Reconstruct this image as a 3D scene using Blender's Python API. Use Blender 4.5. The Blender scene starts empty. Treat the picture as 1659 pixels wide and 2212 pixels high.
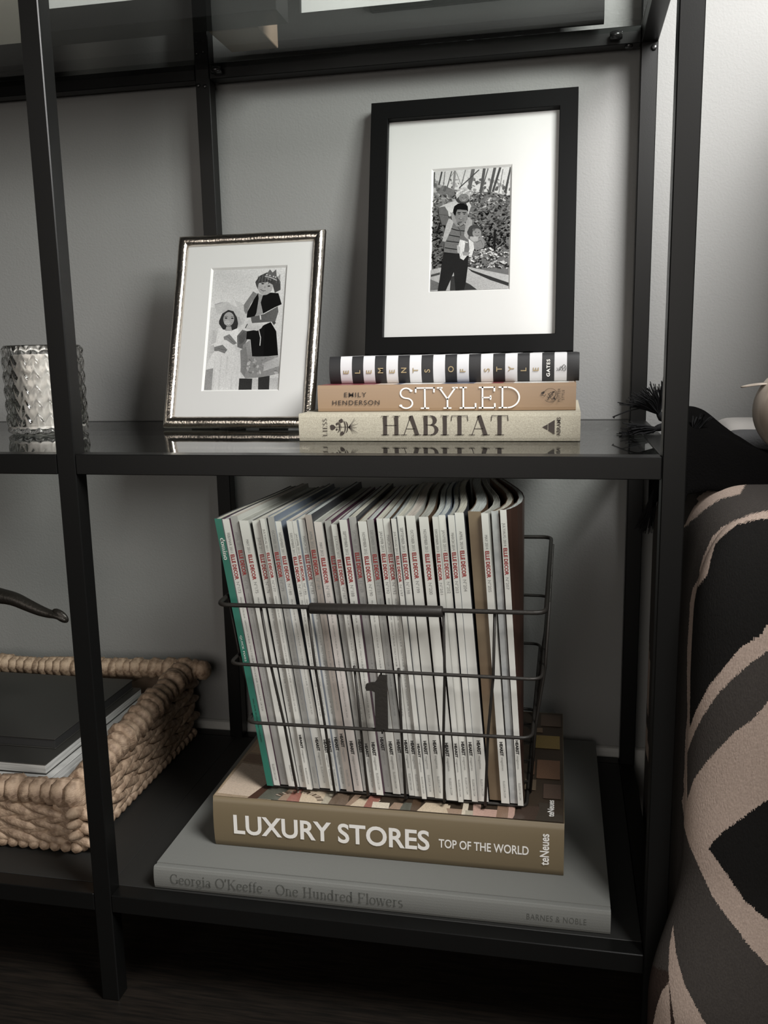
import bpy, bmesh, math, random
from mathutils import Vector, Matrix

# ---------------------------------------------------------------- camera, world, lights, exposure
S = 0.00075          # metres per model unit; 24 units = one steel tube of the shelving
scene = bpy.context.scene
COL = scene.collection

cam_data = bpy.data.cameras.new('camera')
cam = bpy.data.objects.new('camera', cam_data)
COL.objects.link(cam)
R_ = ((0.97994142, 0.19837581, -0.01902224), (-0.01702679, 0.17844611, 0.98380236), (-0.19855703, 0.96374479, -0.17824444))
C_ = (588.9686, -943.6767, 112.0408)
cam.matrix_world = Matrix(((R_[0][0], R_[1][0], -R_[2][0], C_[0] * S), (R_[0][1], R_[1][1], -R_[2][1], C_[1] * S),
                           (R_[0][2], R_[1][2], -R_[2][2], C_[2] * S), (0, 0, 0, 1)))
cam_data.sensor_fit = 'VERTICAL'
cam_data.sensor_height = 36
cam_data.lens = 1911.93 / 2212 * 36
cam_data.clip_start = 0.01
scene.camera = cam

world = bpy.data.worlds.new('room_light')
scene.world = world
world.use_nodes = True
bg = world.node_tree.nodes['Background']
bg.inputs['Color'].default_value = (1.0, 0.97, 0.92, 1)
bg.inputs['Strength'].default_value = 0.02

def area_light(name, loc, target, sx, sy, watts, color):
    ld = bpy.data.lights.new(name, 'AREA')
    ld.shape = 'RECTANGLE'; ld.size = sx * S; ld.size_y = sy * S; ld.energy = watts; ld.color = color
    o = bpy.data.objects.new(name, ld); COL.objects.link(o)
    a = Vector(loc) * S; b = Vector(target) * S
    o.location = a
    o.rotation_euler = (b - a).to_track_quat('-Z', 'Y').to_euler()
    return o
area_light('window_daylight', (1300, -550, 1000), (650, 525, 300), 700, 700, 38, (1.0, 0.99, 0.97))
area_light('added_room_fill', (-100, -3300, 500), (300, 300, -300), 2600, 1700, 22, (1.0, 0.93, 0.86))  # broad fill added to lift the lower shelf; no known window there

vs = scene.view_settings
vs.view_transform = 'Standard'
vs.look = 'None'
vs.gamma = 1
vs.exposure = 0.0
vs.use_curve_mapping = False
scene.cycles.use_denoising = True
scene.cycles.max_bounces = 10
scene.cycles.caustics_reflective = False
scene.cycles.transparent_max_bounces = 16

# ---------------------------------------------------------------- helpers
class MB:
    """collects geometry (model units) and links it as one mesh object"""
    def __init__(s):
        s.v = []; s.f = []; s.m = []; s.sm = []; s.c = []; s.jit = 0.0
    def add(s, vs_, fs, mat=0, smooth=False, col=None):
        b = len(s.v)
        s.v.extend(tuple(p) for p in vs_)
        for f in fs:
            s.f.append(tuple(i + b for i in f)); s.m.append(mat); s.sm.append(smooth); s.c.append(col)
        return s
    def box(s, x0, x1, y0, y1, z0, z1, bev=0.0, mat=0, T=None):
        if bev <= 0:
            vs_ = [(x, y, z) for z in (z0, z1) for y in (y0, y1) for x in (x0, x1)]
            fs = [(0, 2, 3, 1), (4, 5, 7, 6), (0, 1, 5, 4), (2, 6, 7, 3), (0, 4, 6, 2), (1, 3, 7, 5)]
        else:
            vs_ = []; idx = {}
            ax = ((x0, x1), (y0, y1), (z0, z1))
            for i in (0, 1):
                for j in (0, 1):
                    for k in (0, 1):
                        for a in range(3):      # vertex lying on the face normal to axis a
                            p = []
                            for q, bit in enumerate((i, j, k)):
                                val = ax[q][bit]
                                if q != a: val += bev if bit == 0 else -bev
                                p.append(val)
                            idx[(i, j, k, a)] = len(vs_); vs_.append(tuple(p))
            fs = []
            for a in range(3):
                b, c = [q for q in range(3) if q != a]
                for bit in (0, 1):
                    ring = []
                    for (u, w) in ((0, 0), (1, 0), (1, 1), (0, 1)):
                        t = [0, 0, 0]; t[a] = bit; t[b] = u; t[c] = w
                        ring.append(idx[(t[0], t[1], t[2], a)])
                    fs.append(tuple(ring))
            for a in range(3):                  # edges running along axis a
                b, c = [q for q in range(3) if q != a]
                for u in (0, 1):
                    for w in (0, 1):
                        t0 = [0, 0, 0]; t0[b] = u; t0[c] = w
                        t1 = list(t0); t1[a] = 1
                        fs.append((idx[(*t0, b)], idx[(*t1, b)], idx[(*t1, c)], idx[(*t0, c)]))
            for i in (0, 1):
                for j in (0, 1):
                    for k in (0, 1):
                        fs.append(tuple(idx[(i, j, k, a)] for a in range(3)))
        if T: vs_ = [T(p) for p in vs_]
        return s.add(vs_, fs, mat)
    def quad(s, a, b, c, d, mat=0, col=None):
        return s.add([a, b, c, d], [(0, 1, 2, 3)], mat, False, col)
    def poly(s, pts, mat=0, col=None):
        return s.add(pts, [tuple(range(len(pts)))], mat, False, col)
    def tube(s, path, r, n=8, closed=False, mat=0, cap=True):
        P = [Vector(p) for p in path]; m = len(P)
        rr = r if isinstance(r, (list, tuple)) else [r] * m
        t0 = (P[1] - P[0]).normalized()
        nrm = t0.orthogonal().normalized()
        rings = []
        for i in range(m):
            if closed: t = P[(i + 1) % m] - P[i - 1]
            elif i == 0: t = P[1] - P[0]
            elif i == m - 1: t = P[-1] - P[-2]
            else: t = P[i + 1] - P[i - 1]
            t.normalize()
            nrm = (nrm - t * nrm.dot(t))
            if nrm.length < 1e-6: nrm = t.orthogonal()
            nrm.normalize(); bn = t.cross(nrm)
            rings.append([P[i] + (nrm * math.cos(2 * math.pi * k / n) + bn * math.sin(2 * math.pi * k / n)) * rr[i] for k in range(n)])
        vs_ = [tuple(q) for ring in rings for q in ring]; fs = []
        for i in range(m if closed else m - 1):
            j = (i + 1) % m
            for k in range(n):
                l = (k + 1) % n
                fs.append((i * n + k, i * n + l, j * n + l, j * n + k))
        if cap and not closed:
            fs.append(tuple(reversed(range(n)))); fs.append(tuple((m - 1) * n + k for k in range(n)))
        return s.add(vs_, fs, mat, True)
    def grid(s, fn, nu, nv, mat=0, smooth=True, wrap=False, colfn=None):
        vs_ = [fn(i / (nu if wrap else nu - 1), j / (nv - 1)) for j in range(nv) for i in range(nu)]
        b = len(s.v); s.v.extend(tuple(p) for p in vs_)
        for j in range(nv - 1):
            for i in range(nu if wrap else nu - 1):
                k = (i + 1) % nu
                s.f.append((b + j * nu + i, b + j * nu + k, b + (j + 1) * nu + k, b + (j + 1) * nu + i))
                s.m.append(mat); s.sm.append(smooth)
                s.c.append(colfn((i + .5) / (nu if wrap else nu - 1), (j + .5) / (nv - 1)) if colfn else None)
        return s
    def ball(s, c, rx, ry, rz, n=16, m=10, mat=0, T=None):
        vs_ = [(0, 0, -1)]
        for j in range(1, m):
            ph = -math.pi / 2 + math.pi * j / m
            for i in range(n):
                th = 2 * math.pi * i / n
                vs_.append((math.cos(ph) * math.cos(th), math.cos(ph) * math.sin(th), math.sin(ph)))
        vs_.append((0, 0, 1)); fs = []
        for i in range(n):
            fs.append((0, 1 + (i + 1) % n, 1 + i))
            fs.append((len(vs_) - 1, 1 + (m - 2) * n + i, 1 + (m - 2) * n + (i + 1) % n))
            for j in range(m - 2):
                fs.append((1 + j * n + i, 1 + j * n + (i + 1) % n, 1 + (j + 1) * n + (i + 1) % n, 1 + (j + 1) * n + i))
        vs_ = [(p[0] * rx, p[1] * ry, p[2] * rz) for p in vs_]
        if T: vs_ = [T(p) for p in vs_]
        vs_ = [(p[0] + c[0], p[1] + c[1], p[2] + c[2]) for p in vs_]
        return s.add(vs_, fs, mat, True)
    def build(s, name, mats, parent=None, fix=False):
        org = Vector((0, 0, 0))
        q = parent
        while q is not None:
            org += Vector(q.location); q = q.parent
        me = bpy.data.meshes.new(name)
        me.from_pydata([(p[0] * S - org.x, p[1] * S - org.y, p[2] * S - org.z) for p in s.v], [], s.f)
        if not isinstance(mats, (list, tuple)): mats = [mats]
        for m in mats: me.materials.append(m)
        me.polygons.foreach_set('material_index', s.m)
        me.polygons.foreach_set('use_smooth', s.sm)
        if any(c is not None for c in s.c):
            at = me.color_attributes.new('print', 'FLOAT_COLOR', 'CORNER')
            data = []; rj = random.Random(6)
            for p in me.polygons:
                c = s.c[p.index] or (0.5, 0.5, 0.5)
                if not isinstance(c, tuple): c = (c, c, c)
                for _ in range(p.loop_total):
                    q = 1 + rj.uniform(-s.jit, s.jit)
                    data.extend((c[0] * q, c[1] * q, c[2] * q, 1.0))
            at.data.foreach_set('color', data)
        if fix:
            bm = bmesh.new(); bm.from_mesh(me)
            bmesh.ops.recalc_face_normals(bm, faces=bm.faces); bm.to_mesh(me); bm.free()
        me.update()
        o = bpy.data.objects.new(name, me)
        COL.objects.link(o)
        if parent is not None: o.parent = parent
        return o

def thing(name, label, cat, loc, group=None):
    o = bpy.data.objects.new(name, None); COL.objects.link(o)
    o.location = Vector(loc) * S
    o.empty_display_size = 0.02
    o['label'] = label; o['category'] = cat
    if group: o['group'] = group
    return o
def tag(o, label, cat, group=None):
    o['label'] = label; o['category'] = cat
    if group: o['group'] = group
    return o
def structure(o):
    o['kind'] = 'structure'; return o

def fillet(pts, r, n=4, closed=True):
    P = [Vector(p) for p in pts]; out = []
    for i in range(len(P)):
        if not closed and i in (0, len(P) - 1): out.append(P[i]); continue
        a, b, c = P[i - 1], P[i], P[(i + 1) % len(P)]
        u = (a - b).normalized() * r; w = (c - b).normalized() * r
        for k in range(n + 1):
            t = k / n
            out.append(b + u * (1 - t) ** 2 + w * t ** 2)
    return out

# ---------------------------------------------------------------- materials
def mat(name, col, rough=0.5, metal=0.0, bump=None, var=None, spec=0.5, attr=False, coat=0.0):
    """bump = (scale, strength, distance), var = (scale, darker colour, lo, hi) mottles the colour"""
    m = bpy.data.materials.new(name); m.use_nodes = True
    nt = m.node_tree; b = nt.nodes['Principled BSDF']
    b.inputs['Base Color'].default_value = (*col, 1); b.inputs['Roughness'].default_value = rough
    b.inputs['Metallic'].default_value = metal; b.inputs['Specular IOR Level'].default_value = spec
    if coat: b.inputs['Coat Weight'].default_value = coat; b.inputs['Coat Roughness'].default_value = 0.08
    tc = nt.nodes.new('ShaderNodeTexCoord')
    if attr:
        a = nt.nodes.new('ShaderNodeVertexColor'); a.layer_name = 'print'
        gn = nt.nodes.new('ShaderNodeTexNoise'); gn.inputs['Scale'].default_value = 700; gn.inputs['Detail'].default_value = 5
        gr = nt.nodes.new('ShaderNodeMapRange'); gr.inputs['From Min'].default_value = .25; gr.inputs['From Max'].default_value = .75
        gr.inputs['To Min'].default_value = .78; gr.inputs['To Max'].default_value = 1.14
        mul = nt.nodes.new('ShaderNodeVectorMath'); mul.operation = 'SCALE'
        nt.links.new(tc.outputs['Object'], gn.inputs['Vector']); nt.links.new(gn.outputs['Fac'], gr.inputs['Value'])
        nt.links.new(a.outputs['Color'], mul.inputs[0]); nt.links.new(gr.outputs['Result'], mul.inputs['Scale'])
        nt.links.new(mul.outputs['Vector'], b.inputs['Base Color'])
    if var:
        n = nt.nodes.new('ShaderNodeTexNoise'); n.inputs['Scale'].default_value = var[0]; n.inputs['Detail'].default_value = 6
        mp = nt.nodes.new('ShaderNodeMapping')
        if len(var) > 4: mp.inputs['Scale'].default_value = var[4]
        nt.links.new(tc.outputs['Object'], mp.inputs['Vector']); nt.links.new(mp.outputs['Vector'], n.inputs['Vector'])
        rp = nt.nodes.new('ShaderNodeValToRGB')
        rp.color_ramp.elements[0].position = var[2]; rp.color_ramp.elements[0].color = (*var[1], 1)
        rp.color_ramp.elements[1].position = var[3]; rp.color_ramp.elements[1].color = (*col, 1)
        nt.links.new(n.outputs['Fac'], rp.inputs['Fac']); nt.links.new(rp.outputs['Color'], b.inputs['Base Color'])
    if bump:
        n = nt.nodes.new('ShaderNodeTexNoise'); n.inputs['Scale'].default_value = bump[0]; n.inputs['Detail'].default_value = 3
        mp = nt.nodes.new('ShaderNodeMapping')
        if len(bump) > 3: mp.inputs['Scale'].default_value = bump[3]
        nt.links.new(tc.outputs['Object'], mp.inputs['Vector']); nt.links.new(mp.outputs['Vector'], n.inputs['Vector'])
        bp = nt.nodes.new('ShaderNodeBump'); bp.inputs['Strength'].default_value = bump[1]; bp.inputs['Distance'].default_value = bump[2]
        nt.links.new(n.outputs['Fac'], bp.inputs['Height']); nt.links.new(bp.outputs['Normal'], b.inputs['Normal'])
    return m

def pane_mat(name, tint, ior=1.5):
    """a clear sheet: straight-through transmission plus Fresnel reflection on both faces"""
    m = bpy.data.materials.new(name); m.use_nodes = True
    nt = m.node_tree; nt.nodes.remove(nt.nodes['Principled BSDF'])
    out = nt.nodes['Material Output']
    g = nt.nodes.new('ShaderNodeNewGeometry')
    io = nt.nodes.new('ShaderNodeMapRange')
    io.inputs['To Min'].default_value = ior; io.inputs['To Max'].default_value = 1 / ior
    nt.links.new(g.outputs['Backfacing'], io.inputs['Value'])
    fr = nt.nodes.new('ShaderNodeFresnel'); nt.links.new(io.outputs['Result'], fr.inputs['IOR'])
    t = nt.nodes.new('ShaderNodeBsdfTransparent'); t.inputs['Color'].default_value = (*tint, 1)
    gl = nt.nodes.new('ShaderNodeBsdfGlossy'); gl.inputs['Roughness'].default_value = 0.0
    mx = nt.nodes.new('ShaderNodeMixShader')
    nt.links.new(fr.outputs['Fac'], mx.inputs['Fac']); nt.links.new(t.outputs[0], mx.inputs[1]); nt.links.new(gl.outputs[0], mx.inputs[2])
    nt.links.new(mx.outputs[0], out.inputs['Surface'])
    return m

def glass_mat(name, col):
    m = bpy.data.materials.new(name); m.use_nodes = True
    b = m.node_tree.nodes['Principled BSDF']
    b.inputs['Base Color'].default_value = (*col, 1); b.inputs['Roughness'].default_value = 0.03
    b.inputs['Transmission Weight'].default_value = 1.0; b.inputs['IOR'].default_value = 1.45
    return m

M_STEEL = mat('black_painted_steel', (0.0045, 0.0045, 0.0043), 0.34, 0, (900, 0.08, 0.0003), spec=0.2)
M_BOARD = mat('black_board', (0.012, 0.012, 0.011), 0.6)
M_BOLT = mat('black_bolt', (0.012, 0.012, 0.012), 0.25)
M_WALL = mat('painted_wall', (0.235, 0.235, 0.229), 0.85, 0, (420, 0.35, 0.0012), spec=0.2)
M_BASE = mat('painted_baseboard', (0.42, 0.42, 0.40), 0.5, 0, (60, 0.05, 0.001))
M_FLOOR = mat('dark_stained_wood', (0.016, 0.012, 0.009), 0.45, 0, (60, 0.2, 0.0005, (1, 12, 1)), (25, (0.006, 0.005, 0.004), 0.35, 0.7, (1, 14, 1)))
M_GLASS = pane_mat('clear_shelf_glass', (0.93, 0.955, 0.94))
M_PANE = pane_mat('picture_glass', (0.985, 0.985, 0.985), 1.28)
M_INK = mat('black_ink', (0.012, 0.011, 0.011), 0.6)
M_DARKINK = mat('dark_brown_ink', (0.035, 0.025, 0.02), 0.6)
M_GREYINK = mat('grey_ink', (0.27, 0.27, 0.26), 0.6)
M_REDINK = mat('red_ink', (0.30, 0.022, 0.022), 0.6)
M_WHITEINK = mat('white_ink', (0.82, 0.80, 0.76), 0.6)
M_GOLD = mat('gold_foil', (0.30, 0.235, 0.13), 0.35, 0.35)
M_PRINT = mat('photographic_print', (0.5, 0.5, 0.5), 0.6, spec=0.08, attr=True)
M_MATBOARD = mat('white_mat_board', (0.60, 0.60, 0.585), 0.8, 0, (500, 0.05, 0.0005))
M_BEVEL = mat('mat_bevel', (0.72, 0.72, 0.70), 0.7)
M_FRAMEBLACK = mat('black_frame_wood', (0.004, 0.004, 0.004), 0.5, spec=0.08)
M_SILVER = mat('hammered_silver', (0.72, 0.66, 0.59), 0.2, 1.0, (420, 0.35, 0.0012))
M_PAGES = mat('page_edges', (0.62, 0.60, 0.55), 0.8, 0, (900, 0.4, 0.001, (0.02, 0.02, 1)), (700, (0.42, 0.40, 0.36), 0.3, 0.6, (0.02, 0.02, 1)))

# ---------------------------------------------------------------- lettering
_text = {}
def text_geo(s, bold=0.0, space=1.0, res=2):
    k = (s, bold, space, res)
    if k not in _text:
        cu = bpy.data.curves.new('lettering', 'FONT'); cu.body = s; cu.size = 1.0; cu.resolution_u = res
        cu.offset = bold; cu.space_character = space
        ob = bpy.data.objects.new('lettering', cu)
        me = bpy.data.meshes.new_from_object(ob)
        v = [(p.co.x, p.co.y) for p in me.vertices]; f = [tuple(p.vertices) for p in me.polygons]
        bpy.data.objects.remove(ob); bpy.data.meshes.remove(me); bpy.data.curves.remove(cu)
        _text[k] = (v, f)
    return _text[k]
_caps = {}
def put_text(mb, s, o, ex, ey, h, w=None, mat=0, bold=0.0, space=1.0, align='l'):
    """cap height h (or x-height string as given); w stretches the run to that width; returns the width"""
    if bold not in _caps:
        vv = text_geo('H', bold)[0]; _caps[bold] = max(p[1] for p in vv)
    v, f = text_geo(s, bold, space, 5 if h > 3.9 and len(s) < 17 and s != 'ELLE DECOR' else 2)
    x0 = min(p[0] for p in v); x1 = max(p[0] for p in v)
    sy = h / _caps[bold]; sx = sy if w is None else w / (x1 - x0)
    wd = (x1 - x0) * sx
    off = {'l': 0, 'c': -wd / 2, 'r': -wd}[align]
    o = Vector(o); ex = Vector(ex); ey = Vector(ey)
    mb.add([tuple(o + ex * ((p[0] - x0) * sx + off) + ey * (p[1] * sy)) for p in v], f, mat)
    return wd

def ribbon(mb, pts, w, o, ex, ey, sc=1.0, mat=0, closed=False):
    """flat stroke of width w along 2-D points (butt ends), placed on a plane"""
    P = [Vector((p[0], p[1])) for p in pts]; n = len(P)
    ww = w if isinstance(w, (list, tuple)) else [w] * n
    L = []; Rr = []
    for i in range(n):
        a = P[i - 1] if (i > 0 or closed) else P[i]; b = P[(i + 1) % n] if (i < n - 1 or closed) else P[i]
        d1 = (P[i] - a); d2 = (b - P[i])
        d1 = d1.normalized() if d1.length > 1e-9 else d2.normalized(); d2 = d2.normalized() if d2.length > 1e-9 else d1
        t = (d1 + d2); t = t.normalized() if t.length > 1e-6 else d1
        nn = Vector((-t.y, t.x)); k = max(0.5, nn.dot(Vector((-d1.y, d1.x))))
        L.append(P[i] + nn * ww[i] / 2 / k); Rr.append(P[i] - nn * ww[i] / 2 / k)
    o = Vector(o); ex = Vector(ex); ey = Vector(ey)
    pt = lambda q: tuple(o + ex * q.x * sc + ey * q.y * sc)
    vs_ = [pt(q) for q in L] + [pt(q) for q in Rr]
    fs = [(i, n + i, n + (i + 1) % n, (i + 1) % n) for i in range(n if closed else n - 1)]
    mb.add(vs_, fs, mat)
def arc(cx, cy, rx, ry, a0, a1, n=10):
    return [(cx + rx * math.cos(math.radians(a0 + (a1 - a0) * i / n)), cy + ry * math.sin(math.radians(a0 + (a1 - a0) * i / n))) for i in range(n + 1)]

# stroke glyphs with serifs; each = (advance, [(points, weight)...]) with weight T thick, h hair, m mono
def serif(x, y, w=0.26): return ([(x - w / 2, y), (x + w / 2, y)], 'h')
GL = {
 'H': (0.86, [([(.16, 0), (.16, 1)], 'T'), ([(.66, 0), (.66, 1)], 'T'), ([(.16, .5), (.66, .5)], 'h'), serif(.16, .015, .34), serif(.66, .015, .34), serif(.16, .985, .34), serif(.66, .985, .34)]),
 'A': (0.86, [([(.10, 0), (.40, 1)], 'h'), ([(.40, 1), (.68, 0)], 'T'), ([(.2, .32), (.57, .32)], 'h'), serif(.10, .015, .26), serif(.68, .015, .36)]),
 'B': (0.76, [([(.16, 0), (.16, 1)], 'T'), ([(.02, .985), (.4, .985)], 'h'), ([(.02, .015), (.42, .015)], 'h'), ([(.16, .52), (.42, .52)], 'h'),
              (arc(.36, .755, .2, .235, 90, -90, 8), 'v'), (arc(.38, .265, .25, .25, 90, -90, 8), 'v')]),
 'I': (0.42, [([(.2, 0), (.2, 1)], 'T'), serif(.2, .015, .36), serif(.2, .985, .36)]),
 'T': (0.78, [([(.38, 0), (.38, 1)], 'T'), serif(.38, .015, .38), ([(.04, .985), (.72, .985)], 'h'), ([(.05, 1), (.025, .72)], 'h'), ([(.71, 1), (.735, .72)], 'h')]),
 'G': (0.82, [(arc(.42, .5, .34, .48, 50, 320, 16), 'v'), ([(.68, .4), (.68, .1)], 'T'), serif(.68, .42, .26), ([(.66, .95), (.66, .7)], 'h')]),
 'O': (0.86, [(arc(.42, .5, .36, .48, 0, 360, 20), 'v')]),
 'K': (0.84, [([(.16, 0), (.16, 1)], 'T'), ([(.2, .42), (.66, 1)], 'h'), ([(.34, .58), (.7, 0)], 'T'), serif(.16, .015), serif(.16, .985), serif(.7, .015), serif(.66, .985)]),
 'F': (0.7, [([(.16, 0), (.16, 1)], 'T'), ([(.03, .985), (.62, .985)], 'h'), ([(.16, .52), (.46, .52)], 'h'), serif(.16, .015, .34), ([(.61, 1), (.62, .74)], 'h'), ([(.46, .62), (.46, .42)], 'h')]),
 'e': (0.54, [(arc(.26, .33, .21, .32, 20, 320, 14), 'v'), ([(.06, .38), (.46, .38)], 'h')]),
 'o': (0.58, [(arc(.27, .33, .22, .32, 0, 360, 16), 'v')]),
 'r': (0.44, [([(.14, 0), (.14, .66)], 'T'), (arc(.28, .46, .14, .18, 180, 40, 6), 'h'), serif(.14, .015), serif(.09, .65, .14)]),
 'g': (0.56, [(arc(.25, .42, .17, .22, 0, 360, 14), 'v'), (arc(.27, -.12, .21, .14, 0, 360, 14), 'h'), ([(.15, .22), (.12, .08), (.3, .02)], 'h'), ([(.38, .58), (.5, .64)], 'h')]),
 'i': (0.3, [([(.14, 0), (.14, .66)], 'T'), serif(.14, .015), serif(.1, .65, .14), ([(.14, .84), (.14, .97)], 'T')]),
 'a': (0.54, [([(.38, 0), (.38, .5)], 'T'), (arc(.24, .48, .15, .17, 0, 160, 8), 'h'), (arc(.22, .18, .15, .17, 0, 360, 12), 'v'), ([(.38, .05), (.5, .02)], 'h')]),
 'n': (0.64, [([(.14, 0), (.14, .66)], 'T'), ([(.46, 0), (.46, .45)], 'T'), (arc(.3, .45, .16, .2, 180, 0, 8), 'h'), serif(.14, .015), serif(.46, .015), serif(.1, .65, .14)]),
 'm': (0.96, [([(.14, 0), (.14, .66)], 'T'), ([(.46, 0), (.46, .45)], 'T'), ([(.78, 0), (.78, .45)], 'T'), (arc(.3, .45, .16, .2, 180, 0, 8), 'h'), (arc(.62, .45, .16, .2, 180, 0, 8), 'h'), serif(.14, .015), serif(.46, .015), serif(.78, .015), serif(.1, .65, .14)]),
 'u': (0.64, [([(.14, .2), (.14, .66)], 'T'), ([(.46, 0), (.46, .66)], 'T'), (arc(.3, .2, .16, .19, 180, 360, 8), 'h'), serif(.1, .65, .16), serif(.42, .65, .16), serif(.5, .015, .16)]),
 'd': (0.62, [(arc(.24, .33, .19, .32, 0, 360, 16), 'v'), ([(.45, 0), (.45, 1)], 'T'), serif(.41, .985, .16), serif(.5, .015, .16)]),
 'l': (0.3, [([(.14, 0), (.14, 1)], 'T'), serif(.14, .015), serif(.1, .985, .16)]),
 'f': (0.36, [([(.14, 0), (.14, .82)], 'T'), (arc(.28, .82, .14, .17, 180, 50, 6), 'h'), serif(.14, .015), ([(.02, .64), (.3, .64)], 'h')]),
 'w': (0.82, [([(.06, .66), (.22, 0)], 'T'), ([(.22, 0), (.38, .66)], 'h'), ([(.38, .66), (.56, 0)], 'T'), ([(.56, 0), (.72, .66)], 'h'), serif(.06, .65, .2), serif(.38, .65, .2), serif(.72, .65, .18)]),
 's': (0.48, [(arc(.22, .49, .14, .16, 40, 250, 8) + arc(.22, .17, .15, .16, 90, -140, 8), 'v')]),
 "'": (0.22, [([(.1, 1), (.08, .76)], 'T')]), '.': (0.4, [([(.14, .33), (.24, .33)], 'T')]), ' ': (0.34, []),
 'L': (0.7, [([(.16, 0), (.16, 1)], 'T'), ([(.03, .015), (.6, .015)], 'h'), serif(.16, .985, .34), ([(.6, 0), (.62, .28)], 'h')]),
 'E': (0.7, [([(.16, 0), (.16, 1)], 'T'), ([(.03, .985), (.58, .985)], 'h'), ([(.16, .52), (.44, .52)], 'h'), ([(.03, .015), (.6, .015)], 'h'), ([(.57, 1), (.58, .76)], 'h'), ([(.6, 0), (.61, .26)], 'h')]),
 'S': (0.62, [(arc(.28, .73, .2, .25, 30, 265, 10) + arc(.29, .26, .22, .25, 85, -150, 10), 'v')]),
}
def put_serif(mb, s, o, ex, ey, h, w=None, mat=0, thick=0.16, hair=0.035, gap=0.0, align='l'):
    tot = sum(GL[c][0] + gap for c in s) - gap
    sx = h if w is None else w / tot
    o = Vector(o); ex = Vector(ex); ey = Vector(ey)
    x = 0 if align == 'l' else (-tot / 2 if align == 'c' else -tot)
    for c in s:
        adv, st = GL[c]
        for pts, k in st:
            if k == 'T': wd = thick
            elif k == 'h': wd = hair
            elif k == 'v':      # contrast follows the stroke direction: thick when vertical
                wd = []
                for i in range(len(pts)):
                    a = pts[max(0, i - 1)]; b = pts[min(len(pts) - 1, i + 1)]
                    dx, dy = b[0] - a[0], b[1] - a[1]; q = abs(dy) / (math.hypot(dx, dy) + 1e-9)
                    wd.append(hair + (thick - hair) * q ** 1.5)
            ribbon(mb, pts, wd, o + ex * x * sx, ex * sx, ey * h, 1.0, mat)
        x += adv + gap
    return tot * sx

# ---------------------------------------------------------------- the room
W, D, P = 712.0, 508.6, 24.0          # bay width, shelving depth, tube size
ZB, ZM, ZU, ZF = -573.0, 0.0, 568.6, -727.0
WALL = 525.0
structure(MB().box(-3200, 2600, WALL, WALL + 60, ZF, 2600).build('wall_back', M_WALL))
structure(MB().box(-3200, 2600, -3600, WALL + 60, ZF - 40, ZF).build('floor', M_FLOOR))
b = MB()
prof = [(WALL, ZF), (512, ZF), (512, -572), (513, -566), (516, -561), (520, -559.5), (WALL, -559)]
n = len(prof)
b.add([(x, y, z) for x in (-3200, 2600) for y, z in prof], [(i, (i + 1) % n, n + (i + 1) % n, n + i) for i in range(n)] + [tuple(range(n)), tuple(reversed(range(n, 2 * n)))])
structure(b.build('baseboard_back', M_BASE, fix=True))

# ---------------------------------------------------------------- the shelving unit
unit = thing('shelving_unit', 'tall black steel shelving unit with open tube frame standing against the grey wall', 'shelf', (12, 254, ZF))
XL = P - W                            # left end of the unit (outside the frame)
ZT = 1160
POST = {}; RAIL = {}
for x in (XL, 0, W - P):
    for y in (0, D - P):
        POST[(x, y)] = MB().box(x, x + P, y, y + P, ZF, ZT, 1.1).build('post', M_STEEL, unit)
for z in (ZB, ZM, ZU, ZT - 2):
    for (x0, x1) in ((XL + P + .3, -.4), (P + .4, W - P - .4)):
        for y in (0, D - P):
            RAIL[(x0 > 0, y > 0, z)] = MB().box(x0, x1, y + .15, y + P - .15, z - P, z, 0.9).build('rail', M_STEEL, unit)
    for x in (XL, W - P):
        MB().box(x + .15, x + P - .15, P + .3, D - P - .3, z - P, z, 0.9).build('rail', M_STEEL, unit)
for (x0, x1) in ((XL + P + .4, 11.8), (12.2, W - P - .4)):
    MB().box(x0, x1, P + .4, D - P - .4, ZB - 14, ZB - .1, .5).build('shelf_board', M_BOARD, unit)
def disc_bolt(x, y, z, r, l, ax, name, par):
    b = MB(); prof = [(0, r), (l * .55, r), (l * .85, r * .85), (l, r * .55), (l, 0)]
    n = 14; vs_ = []; fs = []
    for (h, q) in prof:
        for k in range(n):
            a = 2 * math.pi * k / n; u, w = q * math.cos(a), q * math.sin(a)
            vs_.append({'y': (x + u, y - h, z + w), 'z': (x + u, y + w, z - h), 'Z': (x + u, y + w, z + h)}[ax])
    for i in range(len(prof) - 1):
        for k in range(n): fs.append((i * n + k, i * n + (k + 1) % n, (i + 1) * n + (k + 1) % n, (i + 1) * n + k))
    return b.add(vs_, fs, 0, True).build(name, M_BOLT, par, fix=True)
for x in (652, 40, XL + 70):          # pads that carry the glass, and bolts
    for z in (ZU, ZM):
        b = MB().tube([(x, 476, z - 18.5), (x, 476, z - 10)], 9.0, 18); b.box(x - 4, x + 4, 476, 485, z - 17, z - 13)
        b.build('glass_support', M_BOLT, RAIL[(x > 0, True, z)])
for z in (ZU, ZM, ZB):
    disc_bolt(671, 493, z - P, 6.0, 4, 'z', 'bolt', RAIL[(True, True, z)])
    disc_bolt(706, D - P, z - 32, 4.2, 4, 'y', 'bolt', POST[(W - P, D - P)])
    disc_bolt(5, D - P, z - 32, 3.2, 3, 'y', 'bolt', POST[(0, D - P)])
    disc_bolt(16, D - P, z - 34, 3.2, 3, 'y', 'bolt', POST[(0, D - P)])

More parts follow.
